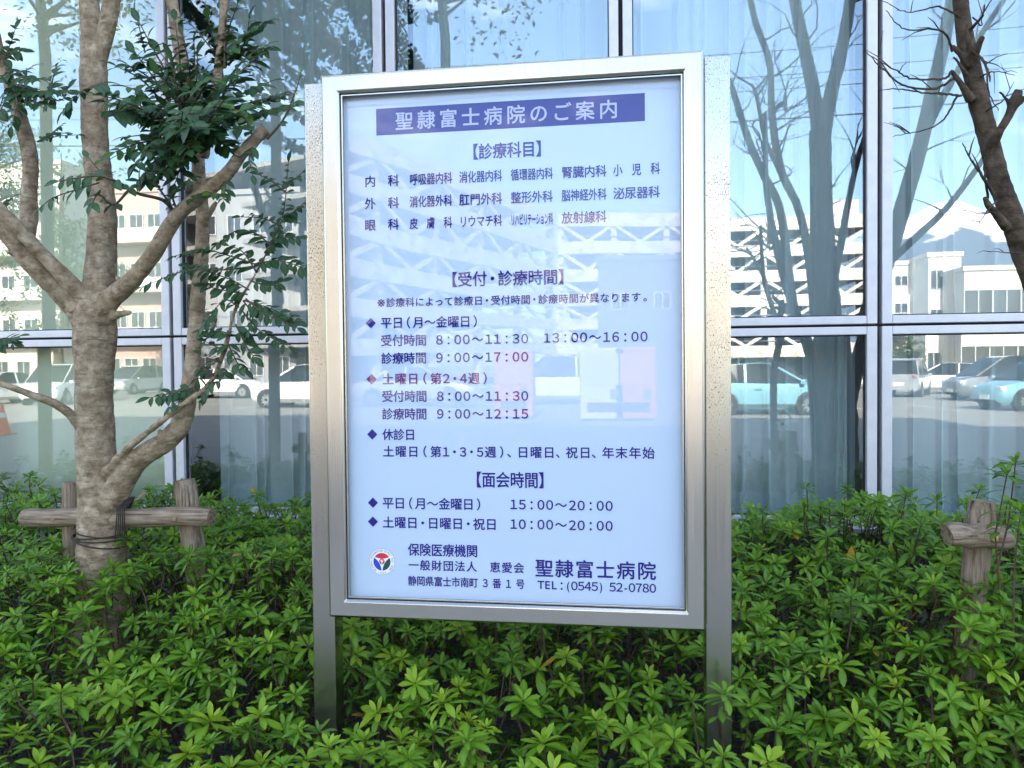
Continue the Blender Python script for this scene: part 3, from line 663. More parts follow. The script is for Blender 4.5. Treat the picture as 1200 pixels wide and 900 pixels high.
# the cascade of small leaves at the right
for ch in ([(300, 320, -.18), (318, 285, -.2), (332, 250, -.22), (338, 190, -.25)], [(330, 255, -.2), (345, 248, -.2), (358, 236, -.2)], [(334, 225, -.2), (318, 212, -.2), (304, 205, -.2)], [(336, 215, -.2), (348, 208, -.2), (356, 200, -.2)], [(330, 265, -.2), (308, 256, -.2), (282, 254, -.2)],
           [(318, 288, -.2), (300, 274, -.2), (278, 270, -.22), (256, 285, -.24)], [(300, 310, -.2), (270, 300, -.2), (235, 292, -.2), (205, 300, -.22)], [(298, 312, -.2), (265, 316, -.22), (215, 318, -.26), (167, 336, -.3)], [(302, 308, -.2), (330, 306, -.2), (358, 315, -.2)], [(310, 296, -.2), (326, 280, -.2), (350, 278, -.2)], [(296, 330, -.2), (316, 335, -.2), (330, 330, -.2)],
           [(288, 350, -.2), (310, 368, -.22), (332, 376, -.24), (348, 384, -.24)], [(286, 352, -.2), (318, 362, -.2), (348, 376, -.2)], [(282, 362, -.2), (305, 388, -.2), (338, 406, -.22)], [(276, 380, -.2), (290, 408, -.2), (298, 418, -.2)], [(272, 392, -.2), (255, 388, -.2), (236, 388, -.2)], [(280, 360, -.2), (262, 352, -.2), (240, 380, -.22)], [(266, 400, -.2), (278, 425, -.2), (285, 432, -.2)],
           [(258, 425, -.2), (245, 420, -.2), (236, 415, -.2)], [(250, 445, -.2), (240, 460, -.2), (236, 470, -.2)], [(250, 440, -.2), (235, 430, -.2), (232, 445, -.2)], [(292, 340, -.2), (275, 330, -.2), (255, 322, -.2), (222, 312, -.2)], [(300, 318, -.2), (284, 295, -.2), (268, 288, -.2)], [(290, 345, -.2), (262, 340, -.2), (240, 335, -.2)],
           [(226, 455, -.1), (205, 460, -.15), (176, 466, -.2)], [(226, 458, -.1), (214, 466, -.15), (200, 478, -.2)], [(285, 352, -.2), (296, 370, -.2), (290, 390, -.2)], [(262, 410, -.2), (250, 405, -.2), (240, 400, -.2)], [(255, 430, -.2), (262, 440, -.2), (246, 456, -.2)]):
    spray(ch, TY, random.uniform(13, 18), random.uniform(5.5, 7.5), 2.2, (.05, .5), .1)
# crown above the picture
for i in range(70):
    u = random.uniform(-160, 330); v = random.uniform(-420, -70)
    spray([(u, v, random.uniform(-.3, .4)), (u+random.uniform(-30, 30), v-20, random.uniform(-.4, .5)), (u+random.uniform(-60, 60), v+random.uniform(-60, 40), random.uniform(-.5, .6))], TY, 18, 9, 3, (.1, .6))
LV.o = [tuple(np.array(o)-np.array(TO)) for o in LV.o]; TW.v = [(v[0]-TO[0], v[1]-TO[1], v[2]) for v in TW.v]
link('crown', LV.mesh('crown', prof_el, 4, ASH, .18, TW, TWIG), TR)

# bare tree at the right edge
RY = 2.55; rb = P(1246, 640, RY); RO = (rb.x, rb.y, 0)
RTREE = thing('bare_tree', 'dark bare pruned tree with stub branches leaning in at the right edge', 'tree', RO)
mb = MB()
for c in ([(1252, 820, 46, 0), (1250, 640, 42, 0), (1242, 500, 38, 0), (1230, 400, 36, 0), (1214, 335, 34, 0), (1198, 290, 32, 0), (1182, 245, 30, 0), (1170, 210, 29, 0), (1160, 170, 28, 0), (1149, 125, 27, 0), (1140, 85, 25, 0), (1131, 45, 24, 0), (1126, 5, 22, 0), (1118, -60, 20, 0), (1106, -220, 14, .05)],
          [(1162, 172, 17, -.02), (1172, 152, 15, -.06), (1184, 132, 14, -.08), (1190, 116, 15, -.08), (1194, 106, 12, -.08)], [(1182, 128, 9, -.08), (1197, 120, 7, -.1), (1200, 112, 5, -.1)], [(1184, 122, 7, -.08), (1174, 110, 5, -.1), (1170, 108, 4, -.1)],
          [(1140, 70, 16, -.02), (1147, 52, 10, -.05), (1152, 42, 8.5, -.06)], [(1136, 78, 12, -.02), (1122, 60, 9, -.04), (1115, 54, 8, -.05)], [(1136, 66, 10, -.03), (1134, 40, 7, -.06), (1133, 26, 5, -.06)], [(1138, 118, 14, -.02), (1126, 98, 9, -.05), (1114, 82, 8, -.06)], [(1134, 90, 9, -.04), (1122, 72, 6, -.06), (1116, 66, 5, -.06)],
          [(1180, 268, 14, -.02), (1168, 252, 11, -.06), (1158, 240, 10, -.07), (1153, 230, 8, -.08)], [(1150, 66, 5, -.05), (1160, 90, 3.5, -.08), (1158, 100, 3, -.08)]):
    q, r = px_chain([(u, v, w*.74, d) for (u, v, w, d) in c], RY, 6); mb.tube(q, r, 12, wob=.1)
remeshed(mb, .0055, 'trunk', BARK_DARK, RTREE, RO, .003)
tw = MB()
def twig(ch, w0, side=4, seed=0):
    rnd = random.Random(seed); q = catmull([tuple(P(u, v, RY+dy)) for (u, v, dy) in ch], 8); k = RY/F
    q = [p+np.array([rnd.gauss(0, .0009) for _ in range(3)]) for p in q]
    n = len(q); tw.tube(q, [w0*.5*k*(1-.75*i/n) for i in range(n)], 5)
    for s in range((side+1)//2):
        i = rnd.randrange(n//4, n-1); p = Vector(q[i]); t = Vector(q[min(i+1, n-1)])-Vector(q[i-1]); t.normalize()
        d = (t*.6+Vector((rnd.uniform(-.8, .8), rnd.uniform(-.5, .5), rnd.uniform(-.5, .9)))).normalized(); l = rnd.uniform(.03, .11)
        tw.tube([p, p+d*l*.5+Vector((0, 0, .006)), p+d*l], [w0*.25*k, w0*.18*k, w0*.08*k], 4)
twig([(1118, 92, -.05), (1095, 104, -.1), (1060, 100, -.15), (1038, 84, -.2), (1015, 60, -.2)], 3.2, 6, 1)
twig([(1126, 112, -.05), (1110, 110, -.1), (1080, 108, -.1), (1050, 104, -.15), (1030, 106, -.2)], 2.8, 5, 2)
twig([(1114, 84, -.05), (1106, 92, -.1), (1070, 92, -.12), (1045, 80, -.16), (1020, 66, -.2)], 3, 5, 3)
twig([(1116, 60, -.05), (1108, 40, -.1), (1090, 34, -.1), (1060, 34, -.12), (1038, 12, -.14)], 3, 6, 4)
twig([(1126, 20, -.03), (1100, 8, -.1), (1070, 14, -.12), (1050, 12, -.14)], 2.4, 4, 5)
twig([(1122, 112, -.05), (1106, 140, -.1), (1085, 152, -.12), (1046, 160, -.14)], 2.6, 5, 6)
twig([(1164, 228, -.05), (1150, 205, -.1), (1138, 188, -.1), (1128, 168, -.1)], 4, 3, 7)
twig([(1158, 232, -.05), (1154, 205, -.1), (1152, 180, -.1)], 3, 2, 8)
twig([(1140, 60, -.05), (1155, 75, -.1), (1158, 105, -.12), (1170, 130, -.14)], 3, 3, 9)
twig([(1168, 235, -.05), (1155, 250, -.1), (1145, 266, -.12)], 2, 3, 10); twig([(1166, 248, -.05), (1150, 250, -.1), (1128, 246, -.12)], 2, 3, 11)
twig([(1196, 296, -.05), (1180, 296, -.1), (1158, 294, -.12)], 2, 3, 12); twig([(1136, 36, -.03), (1150, 20, -.1), (1154, 5, -.12)], 4, 2, 13); twig([(1140, 20, -.03), (1150, 30, -.08), (1150, 14, -.12)], 2, 2, 14)
twig([(1150, 90, -.02), (1165, 84, -.1), (1190, 88, -.12)], 2, 3, 15); twig([(1156, 130, -.03), (1175, 118, -.1), (1188, 96, -.12)], 2, 3, 16)
for i in range(8):
    v = -40-i*24; u = 1120-i*2
    twig([(u, v, 0), (u+random.choice((-1, 1))*40, v-20, .1), (u+random.choice((-1, 1))*90, v-50, random.uniform(-.2, .2))], 5, 6, 30+i)
tw.build('twigs', BARK_DARK, RTREE, smooth=True, off=RO)

# tree supports: round posts with a cross log
def log(a, b, r, name, m, parent, off, seed):
    a, b = Vector(a), Vector(b); n = 26; rnd = random.Random(seed); q = MB()
    pts = [a.lerp(b, i/n)+Vector((0, 0, .004*math.sin(i*.5+seed))) for i in range(n+1)]
    rr = [r*(1+.05*noise.noise(Vector((i*.4, seed, 0)))) for i in range(n+1)]; rr[0] *= .90; rr[-1] *= .90
    q.tube(pts, rr, 20, wob=.04); return q.build(name, m, parent, smooth=True, off=off)
LWOOD = wood('weathered_cross_log', 0)
SY = 2.70
sb = P(140, 640, SY); S0 = (sb.x, sb.y, 0)
S = thing('tree_support', 'log tree support lashed round the mottled trunk, two posts and a long rail', 'tree support', S0)
k = SY/F
pt = P(83, 566, SY+.14); pbm = P(85, 700, SY+.14); log((pbm.x, pbm.y, -.2), pt, 11*k, 'post', WOOD, S, S0, 1)
pt = P(216, 563, SY+.11); pbm = P(234, 690, SY+.11); dd = (pbm-pt); log(pt+dd*2.4, pt, 14*k*1.04, 'post', WOOD, S, S0, 2)
# dark twine round trunk and rail
log(P(29, 606, SY+.03), P(248, 606, SY+.03), 12.3*k, 'cross_rail', LWOOD, S, S0, 3)
for u, v in ((62, 609), (205, 608)):
    c = P(u, v, SY+.03-.035); MB().cyl(c, (0.1, 1, 0), .010, .012, 14).build('bolt', CUTWOOD, S, off=S0, bevel=.003)
rp_ = MB(); ROPE = mat('black_palm_rope', (.018, .015, .012), .95, var=((.05, .04, .03), 60), bump=.6)
for i in range(4):
    c = P(119+random.uniform(-2, 2), 624+i*3+random.uniform(-3, 3), TY); rx_ = 31*TY/F*1.05; tl = random.uniform(-.30, .12)
    rp_.tube([(c.x+math.cos(t)*rx_, c.y+math.sin(t)*rx_, c.z+tl*math.cos(t)*rx_) for t in np.linspace(0, 2*math.pi, 29)], .0028, 6, cap=False)
for i in range(5):
    a_ = P(140+i*2, 596, SY-.04); rp_.tube([P(134+i*3, 640-i*2, SY-.03), a_+Vector((0, -.012, 0)), P(150+i*2, 594, SY+.03)+Vector((0, 0, .04)), P(128+i*2, 640, SY+.12)], .0028, 6)
rp_.build('rope', ROPE, S, smooth=True, off=S0)
s2 = P(1146, 640, 2.6); S20 = (s2.x, s2.y, 0); k = 2.6/F
S2 = thing('tree_support', 'short weathered wooden tree support with one cross piece near the right edge', 'tree support', S20)
pt = P(1152, 586, 2.64); pb_ = P(1138, 712, 2.64); log(pt+(pb_-pt)*2.6, pt, 14*k, 'post', WOOD, S2, S20, 5)
log(P(1110, 627, 2.57), P(1181, 629, 2.60), 13*k, 'cross_rail', LWOOD, S2, S20, 6)
MB().cyl(P(1165, 631, 2.60-.045), (0, 1, 0), .0115, .016, 14).build('bolt', mat('brass_bolt', (.45, .32, .12), .4, .6), S2, off=S20, bevel=.004)

# ================================================================== AZALEA BED
def canopy(x, y):
    yy = [1.2, 1.5, 1.8, 2.2, 2.7, 3.2, 3.6, 3.9]; zz = [.30, .37, .42, .53, .68, .74, .74, .71]
    z = float(np.interp(y, yy, zz))
    return z+.11*noise.noise(Vector((x*2.1, y*2.1, 5)))+.08*noise.noise(Vector((x*6, y*6, 9)))
AZ = Leaves(); ST = MB()
def rosette(c, axis, size, n, tint, flat=0.):
    axis = Vector(axis).normalized(); a = axis.cross(Vector((.3, .9, .1))).normalized(); b = axis.cross(a); ph = random.uniform(0, 6.28)
    for i in range(n):
        t = (i+.5)/n; th = ph+i*2.39996+random.uniform(-.25, .25)
        el = R(74-78*t**.8+random.uniform(-9, 9)-flat*12)
        l = size*(.42+.62*t**.6)*random.uniform(.82, 1.1)
        rad = a*math.cos(th)+b*math.sin(th); d = rad*math.cos(el)+axis*math.sin(el)+Vector((random.gauss(0, .10), random.gauss(0, .10), random.gauss(0, .10)))
        nn = axis*math.cos(el)-rad*math.sin(el)
        AZ.add(c-axis*(.012*t)+rad*.002, d, nn, l, l*random.uniform(.30, .37), random.uniform(.0, .55), min(1, max(0, tint+(.22*(1-t)-.10)+random.uniform(-.08, .08))), random.uniform(.3, 1) if random.random() < .004 and t > .6 else 0.)
def shoot(p, lean, h, size, n, tint, under=5):
    p = Vector(p); ax = Vector((lean[0], lean[1], 1)).normalized(); ft = p-ax*h+Vector((random.gauss(0, .03), random.gauss(0, .03), 0))
    mid = p-ax*h*.5+Vector((random.gauss(0, .008), random.gauss(0, .008), 0))
    ST.tube([ft, mid, p], [.0034, .0026, .0018], 5, cap=False)
    rosette(p, ax, size, n, tint)
    for i in range(under):
        t = random.uniform(.08, .5); q = p-ax*h*t; th = random.uniform(0, 6.28); rad = Vector((math.cos(th), math.sin(th), random.uniform(-.1, .5))).normalized()
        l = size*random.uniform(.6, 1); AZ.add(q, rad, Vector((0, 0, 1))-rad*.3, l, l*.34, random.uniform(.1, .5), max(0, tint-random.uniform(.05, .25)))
# positions thrown with a minimum spacing
cells = {}
def place(n, xmin, xmax, ymin, ymax, gap):
    res = []
    for _ in range(n):
        x, y = random.uniform(xmin, xmax), random.uniform(ymin, ymax); key = (int(x/gap), int(y/gap))
        if any((x-q[0])**2+(y-q[1])**2 < gap*gap for i in (-1, 0, 1) for j in (-1, 0, 1) for q in cells.get((gap, key[0]+i, key[1]+j), [])): continue
        cells.setdefault((gap, *key), []).append((x, y)); res.append((x, y))
    return res
def blocked(x, y):
    if (x-TO[0])**2+(y-TO[1])**2 < .12**2: return True
    for xx in (lx, rx-pw):
        if xx-.03 < x < xx+pw+.03 and 1.98 < y < 2.16: return True
    if fx0-.04 < x < fx1+.04 and 1.93 < y < 2.2 : return canopy(x, y) > fz0-.05
    return False
pts = place(16000, -3.9, 3.4, 1.25, 2.2, .066)+place(26000, -3.9, 3.4, 2.2, 3.86, .056)
for (x, y) in pts:
    if blocked(x, y): continue
    z = canopy(x, y)+random.gauss(-.02, .035)
    if random.random() < .10: z += random.uniform(.03, .15)
    new = .5+.5*noise.noise(Vector((x*1.3, y*1.3, 20)))
    near = np.interp(y, [1.3, 2.0, 2.6], [1, .75, .2])
    tint = random.choice((random.uniform(.05, .35), random.uniform(.3, .6)))+.07*near+.55*near*max(0, new-.2)*random.uniform(.2, 1.2)  # random leaf tone, plus warm bounce light at the front put into the colour
    shoot((x, y, z), (random.gauss(0, .24), random.gauss(-.12 if y < 2 else -.3, .22)), random.uniform(.12, .3), random.uniform(.042, .074), random.randint(10, 16), tint, 6)
for (x, y) in place(9000, -3.6, 3.2, 1.3, 3.86, .078)+place(9000, -3.6, 3.2, 2.2, 3.86, .080):        # the lower, older layer
    if blocked(x, y): continue
    z = random.uniform(.2, canopy(x, y)-.08)
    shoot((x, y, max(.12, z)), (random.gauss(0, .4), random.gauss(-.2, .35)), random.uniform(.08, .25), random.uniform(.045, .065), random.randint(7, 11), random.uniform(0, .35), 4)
for _ in range(420):
    x, y = random.uniform(-3.2, 3), random.uniform(1.4, 3.8); z = canopy(x, y)-random.uniform(.0, .12); a_ = Vector((x, y, z)); l = Vector((random.gauss(0, .12), random.gauss(0, .12), -.3))
    if not blocked(x, y): ST.tube([a_+l, a_+l*.5+Vector((random.gauss(0, .02), random.gauss(0, .02), 0)), a_], [.0032, .0024, .0012], 5, cap=False)
# tall shoots against the glass, where the photograph shows them
for (u, v, Y, s) in ((45, 560, 3.5, .07), (120, 548, 3.4, .07), (20, 580, 3.5, .06), (172, 592, 3.55, .06), (375, 592, 3.3, .055), (345, 582, 3.4, .065), (262, 580, 3.5, .06), (310, 606, 3.4, .06), (270, 600, 3.3, .06), (350, 610, 3.1, .06),
                      (893, 590, 3.2, .065), (942, 588, 3.2, .07), (990, 586, 3.3, .07), (1062, 572, 3.0, .075), (1098, 578, 3.3, .065), (1140, 580, 3.4, .06), (868, 610, 3.3, .06), (1190, 534, 2.5, .075), (1180, 548, 2.45, .075), (1196, 590, 2.4, .07), (915, 612, 3.1, .07), (1180, 582, 3.0, .065), (1030, 606, 3.3, .06), (1120, 600, 3.2, .06), (1070, 608, 2.95, .07), (970, 620, 3.0, .07)):
    p = P(u, v+8, Y); shoot(p, (random.gauss(0, .08), random.gauss(-.1, .08)), .38, s, 13, random.uniform(.2, .45), 10)
for (u, v, Y, s) in ((1120, 705, 2.42, .065), (1150, 712, 2.40, .07), (1176, 700, 2.45, .065), (1136, 728, 2.3, .07), (1165, 735, 2.3, .065), (228, 690, 2.5, .065), (95, 672, 2.55, .06), (150, 668, 2.55, .065), (122, 680, 2.5, .06)):
    p = P(u, v+6, Y); shoot(p, (random.gauss(0, .15), random.gauss(-.25, .1)), .3, s, 14, random.uniform(.3, .5), 10)
# one orange leaf caught among them
p = P(998, 640, 2.95); AZ.add(p, (-.15, -.2, -1), (0, -1, .1), .058, .030, .1, .5, 1.)
az = link('azalea_shrubs', AZ.mesh('azalea_shrubs', prof_ob, 5, AZALEA, .22, ST, mat('azalea_stem', (.06, .03, .018), .85, var=((.11, .06, .038), 30))))
tag(az, 'low mass of green azalea bushes filling the planting bed', 'shrubs', kind='stuff')
print('azalea leaves', len(AZ.o), 'tree leaves', len(LV.o))

# ================================================================== BEHIND THE CAMERA (seen in the glass)
CARPAINT = {}
def paint(name, col, metal=.0):
    if name not in CARPAINT: CARPAINT[name] = mat('paint_'+name, col, .32, metal, coat=1.0, coat_rough=.03)
    return CARPAINT[name]
TYRE = mat('tyre_rubber', (.02, .02, .02), .85); RIM = mat('alloy_rim', (.55, .55, .57), .3, .9); CGLASS = mat('dark_car_glass', (.012, .015, .017), .08, 0, .3)
LAMP = mat('headlamp_glass', (.7, .72, .75), .1, .2); TAIL = mat('tail_lamp', (.45, .02, .02), .15); PLATE = mat('number_plate', (.75, .75, .72), .5); BLACKP = mat('black_trim', (.03, .03, .03), .6)
KINDS = {  # x stations: lower body (x, halfw, z0, zbelt) and cabin (x, halfw_base, halfw_top, zbase, ztop)
 'sedan': dict(L=4.55, low=[(-2.27, .70, .35, .78), (-2.15, .82, .24, .93), (-1.3, .86, .2, .98), (0, .87, .2, .95), (1.0, .87, .2, .93), (1.75, .84, .2, .84), (2.15, .78, .24, .74), (2.27, .66, .34, .64)],
   cab=[(-1.75, .70, .66, .97, 1.0), (-.95, .78, .60, .96, 1.36), (-.2, .80, .62, .95, 1.45), (.45, .80, .61, .94, 1.40), (1.35, .76, .70, .90, .95)], wh=(-1.35, 1.38), r=.32),
 'hatch': dict(L=3.9, low=[(-1.95, .74, .35, .90), (-1.88, .82, .24, 1.0), (-1.2, .84, .2, 1.0), (0, .85, .2, .97), (.9, .85, .2, .96), (1.5, .82, .2, .88), (1.85, .76, .24, .78), (1.95, .64, .34, .66)],
   cab=[(-1.84, .76, .70, 1.0, 1.05), (-1.5, .78, .62, 1.0, 1.45), (-.6, .79, .64, .99, 1.55), (.25, .79, .62, .98, 1.52), (1.2, .74, .68, .95, 1.0)], wh=(-1.2, 1.22), r=.31),
 'van': dict(L=4.4, low=[(-2.2, .76, .35, .98), (-2.12, .84, .24, 1.05), (-1.2, .86, .2, 1.05), (0, .87, .2, 1.03), (1.1, .87, .2, 1.02), (1.75, .84, .2, .95), (2.1, .78, .24, .84), (2.2, .66, .34, .7)],
   cab=[(-2.12, .80, .76, 1.05, 1.1), (-1.95, .81, .70, 1.05, 1.68), (-.8, .83, .72, 1.04, 1.78), (.5, .83, .70, 1.03, 1.74), (1.55, .78, .72, 1.0, 1.06)], wh=(-1.35, 1.38), r=.33)}
def make_car(kind, pm, loc, heading, label):
    K = KINDS[kind]; t = thing('parked_car', label, 'car', (loc[0], loc[1], 0), heading, 'cars parked in the sunny lot')
    def loft(stations, close=True):
        m = MB(); n = len(stations[0])
        for s in stations: m.v += s
        for i in range(len(stations)-1):
            for j in range(n-1): m.f.append((i*n+j, i*n+j+1, (i+1)*n+j+1, (i+1)*n+j)); m.m.append(0)
        m.f.append(tuple(range(n-1, -1, -1))); m.f.append(tuple(range((len(stations)-1)*n, len(stations)*n))); m.m += [0, 0]
        return m
    def sec(x, w, z0, zb):
        h = [(.80*w, z0), (w, z0+.14), (w*1.01, z0+(zb-z0)*.6), (.95*w, zb-.02), (.80*w, zb+.015), (.3*w, zb+.03)]
        return [(x, -y, z) for y, z in h]+[(x, y, z) for y, z in reversed(h)]
    o = loft([sec(*s) for s in catmull(K['low'], 3)]).build('body', pm, t, smooth=True)
    def cab(s, g=0): x, w0, w1, z0, z1 = s; return [(x, -w0-g, z0), (x, -w1-g, z1), (x, w1+g, z1), (x, w0+g, z0)]
    cs = catmull(K['cab'], 4); loft([cab(s) for s in cs]).build('window_glass', CGLASS, t)
    # roof skin and pillars over the glass
    rf = MB(); n = len(cs)
    a, b = int(n*.27), int(n*.72)
    for i in range(a, b):
        s, q = cs[i], cs[i+1]
        rf.add([(s[0], -s[2]-.006, s[4]-.05), (s[0], -s[2]+.02, s[4]+.012), (s[0], s[2]-.02, s[4]+.012), (s[0], s[2]+.006, s[4]-.05), (q[0], -q[2]-.006, q[4]-.05), (q[0], -q[2]+.02, q[4]+.012), (q[0], q[2]-.02, q[4]+.012), (q[0], q[2]+.006, q[4]-.05)], [(0, 1, 5, 4), (1, 2, 6, 5), (2, 3, 7, 6)])
    for fx, w in ((.06, .14), (.30, .10), (.55, .07), (.99, .06)):
        i = min(n-1, int(fx*(n-1))); s = cs[i]; j = min(n-1, max(0, i)) 
        if fx < .1: s2_, s1_ = cs[int(n*.25)], cs[1]
        elif fx > .9: s2_, s1_ = cs[int(n*.75)], cs[n-1]
        else: s2_, s1_ = s, s
        for sg in (-1, 1): rf.bar((s1_[0], sg*(s1_[1]+.004), s1_[3]), (s2_[0], sg*(s2_[2]+.008), s2_[4]-.01), w, .02)
    rf.build('roof', pm, t)
    for i, x in enumerate(K['wh']):
        for sg in (-1, 1):
            y = sg*.80; r = K['r']
            MB().cyl((x, sg*.775, r+.02), (0, 1, 0), r+.07, .19, 24).build('wheel_arch', BLACKP, t)
            w = MB().cyl((x, sg*.79, r), (0, 1, 0), r, .2, 28).build('wheel', TYRE, t, bevel=.03)
            m = MB().cyl((x, sg*.885, r), (0, 1, 0), r*.62, .015, 24, 1)
            for q in range(10):
                th = 2*math.pi*q/10; m.bar((x, sg*.895, r), (x+math.cos(th)*r*.66, sg*.895, r+math.sin(th)*r*.66), .05, .02, 0)
            m.build('rim', [RIM, BLACKP], w)
    xe = K['L']/2; zf = K['low'][-2][3]; zr = K['low'][1][3]
    for sg in (-1, 1):
        MB().box((xe-.32, sg*.62-.14, zf-.14), (xe-.02, sg*.62+.14, zf+.0)).build('headlight', LAMP, t, bevel=.03)
        MB().box((-xe+.0, sg*.66-.12, zr-.22), (-xe+.16, sg*.66+.12, zr+.02)).build('tail_light', TAIL, t, bevel=.03)
        MB().box((.95, sg*.90-.09, .93), (1.1, sg*.90+.09, 1.07)).build('wing_mirror', pm, t, bevel=.03)
        MB().box((-.35, sg*.885-.015, .78), (-.15, sg*.885+.015, .82)).build('door_handle', pm, t)
    MB().box((-xe-.015, -.22, .55), (-xe+.03, .22, .70)).build('number_plate', PLATE, t); MB().box((xe-.05, -.22, .36), (xe+.015, .22, .50)).build('number_plate', PLATE, t)
    MB().box((xe-.10, -.45, .52), (xe-.005, .45, .60)).build('grille', BLACKP, t)
    return t
white = paint('white', (.80, .80, .79)); teal = paint('pale_blue', (.20, .42, .50), .15); silver = paint('silver', (.50, .51, .53), .5); black = paint('black', (.02, .02, .025)); grey = paint('grey', (.20, .21, .23), .4)
def cpos(u, D): p = M(u, 430, D); return p
c = cpos(888, 24); make_car('hatch', teal, c, 0, 'pale blue hatchback reflected in the glass right of the notice board')
c = cpos(884, 29); make_car('van', black, c, .02, 'dark car with pale roof reflected just behind the pale blue hatchback')
c = cpos(1063, 38); make_car('van', silver, c, R(-62), 'silver wagon seen from the rear, reflected in the right hand window')
c = cpos(1112, 41); make_car('hatch', white, c, R(-150), 'white hatchback reflected beyond the silver wagon')
c = cpos(1180, 33); make_car('van', grey, c, R(176), 'grey minivan reflected at the right edge of the glass')
c = cpos(1225, 26); make_car('hatch', teal, c, R(170), 'pale blue car partly cut off at the right edge of the reflection')
c = cpos(365, 26.5); make_car('hatch', white, c, R(180), 'white hatchback nearest the left post of the notice board, reflected')
c = cpos(268, 35); make_car('sedan', white, c, R(0), 'white saloon reflected behind the small leaf sprays')
c = cpos(75, 31); make_car('van', white, c, R(75), 'white van reflected left of the mottled trunk')
c = cpos(5, 31); make_car('sedan', white, c, R(100), 'white car cut off at the left edge of the reflection')
c = cpos(165, 44); make_car('van', silver, c, R(95), 'silver car reflected between trunk and window frame')
c = cpos(520, 30); make_car('sedan', silver, c, R(3), 'silver saloon behind the camera, glimpsed in the sign panel')
c = cpos(660, 33); make_car('van', white, c, R(180), 'white minivan behind the camera, hidden by the sign in the window glass')
c = cpos(995, 52); make_car('sedan', white, c, R(180), 'distant white car reflected between the bare limbs')

# multi-storey car park
WST = mat('white_painted_steel', (.78, .77, .74), .6, var=((.42, .395, .345), 1.5)); DECK = mat('deck_concrete', (.30, .29, .28), .9, var=((.22, .21, .2), 2)); 
def garage(label, a, b, levels, nb, stair=False):
    """open car park front from point a to point b (seen from the south), floors at the given heights"""
    a, b = Vector((a.x, a.y, 0)), Vector((b.x, b.y, 0)); Lg = (b-a).length; rz = math.atan2(b.y-a.y, b.x-a.x)
    G = thing('parking_garage', label, 'building', a, rz); step = Lg/nb
    for i, z in enumerate(levels):
        MB().box((0, -16, z-.2), (Lg, 0, z+.1)).build('deck', DECK, G)
        MB().box((-.2, .002, z-(.55 if i else .5)), (Lg+.2, .3, z+(.55 if i else .75))).build('parapet', WST, G)
        if i:
            MB().tube([(0, .1, z+1.0), (Lg, .1, z+1.0)], .04, 6).build('railing', RIM, G)
    for i in range(nb+1):
        x = i*step; MB().box((x-.28, -.6, 0), (x+.28, -.001, levels[0]-.21)).build('column', WST, G)
        if i < nb:
            for j in range(len(levels)-1):
                zt_, zb_ = levels[j]-.5, levels[j+1]+.5; xm = x+step/2
                MB().bar((x+.3, .15, zt_), (xm, .15, zb_), .3, .2).build('brace', WST, G); MB().bar((x+step-.3, .12, zt_), (xm, .12, zb_), .3, .2).build('brace', WST, G)
    MB().box((0, -16.3, 0), (Lg, -16.001, levels[0])).build('wall', REARW, G)
    if stair: MB().box((Lg-3, -6, levels[0]+.1), (Lg-.5, -2, levels[0]+2.6)).build('stair_head', WST, G)
REARW = mat('garage_rear_wall', (.16, .16, .165), .9, var=((.12, .12, .13), 1))
GD = 74.0
tops = [M(930, v, GD).z for v in (261, 291, 321, 350, 379, 408)]
garage('white multi storey car park with braced open decks, reflected right of the notice board', M(660, 430, GD), M(1026, 430, GD), tops, 6, True)
garage('white car park wing running towards the camera, mirrored as slanting beams in the panel', M(392, 430, 44), M(652, 430, 73), tops, 5)

WINF = mat('dark_window', (.03, .035, .04), .12, 0, .8, var=((.05, .055, .06), .6))
def block(name, label, x0, x1, y, depth, h, wallm, cols_, rows_, win=(1.3, 1.3), group=None, floor0=1.0, balcony=None):
    t = thing(name, label, 'building', ((x0+x1)/2, y, 0), group=group); off = t.location
    MB().box((x0, y-depth, 0), (x1, y, h)).build('wall', wallm, t, off=off)
    MB().box((x0-.15, y-depth-.15, h+.002), (x1+.15, y+.15, h+.35)).build('roof', wallm, t, off=off)
    cwid = (x1-x0)/cols_; fh = (h-.4)/rows_
    for r_ in range(rows_):
        for c_ in range(cols_):
            xc = x0+(c_+.5)*cwid; z = r_*fh+floor0
            f = MB(); w2 = win[0]/2
            f.box((xc-w2-.06, y+.002, z-.06), (xc+w2+.06, y+.08, z)); f.box((xc-w2-.06, y+.002, z+win[1]), (xc+w2+.06, y+.08, z+win[1]+.06)); f.box((xc-w2-.06, y+.002, z), (xc-w2, y+.08, z+win[1])); f.box((xc+w2, y+.002, z), (xc+w2+.06, y+.08, z+win[1])); f.box((xc-.03, y+.002, z), (xc+.03, y+.06, z+win[1]))
            fo = f.build('window', ALU, t, off=off)
            MB().box((xc-w2, y+.001, z), (xc+w2, y+.03, z+win[1])).build('pane', WINF, fo, off=off)
        if balcony:
            MB().box((x0+.3, y+.1, r_*fh+.1), (x1-.3, y+1.3, r_*fh+.25)).build('balcony_slab', wallm, t, off=off)
            MB().box((x0+.3, y+1.2, r_*fh+.25), (x1-.3, y+1.3, r_*fh+1.2)).build('balcony_wall', balcony, t, off=off)
    return t
GREYB = mat('dark_blue_grey_cladding', (.13, .15, .18), .7, var=((.11, .125, .15), 1))
CREAM = mat('cream_render', (.62, .58, .50), .85, var=((.52, .48, .42), .8)); BRICKP = mat('pinkish_tile', (.52, .36, .32), .8, var=((.46, .31, .28), 2)); GREYW = mat('grey_cladding', (.33, .33, .34), .8, var=((.28, .28, .29), 1)); WHW = mat('white_render', (.74, .72, .68), .85, var=((.64, .62, .58), .8))
hgt = lambda v, D, u: M(u, v, D).z
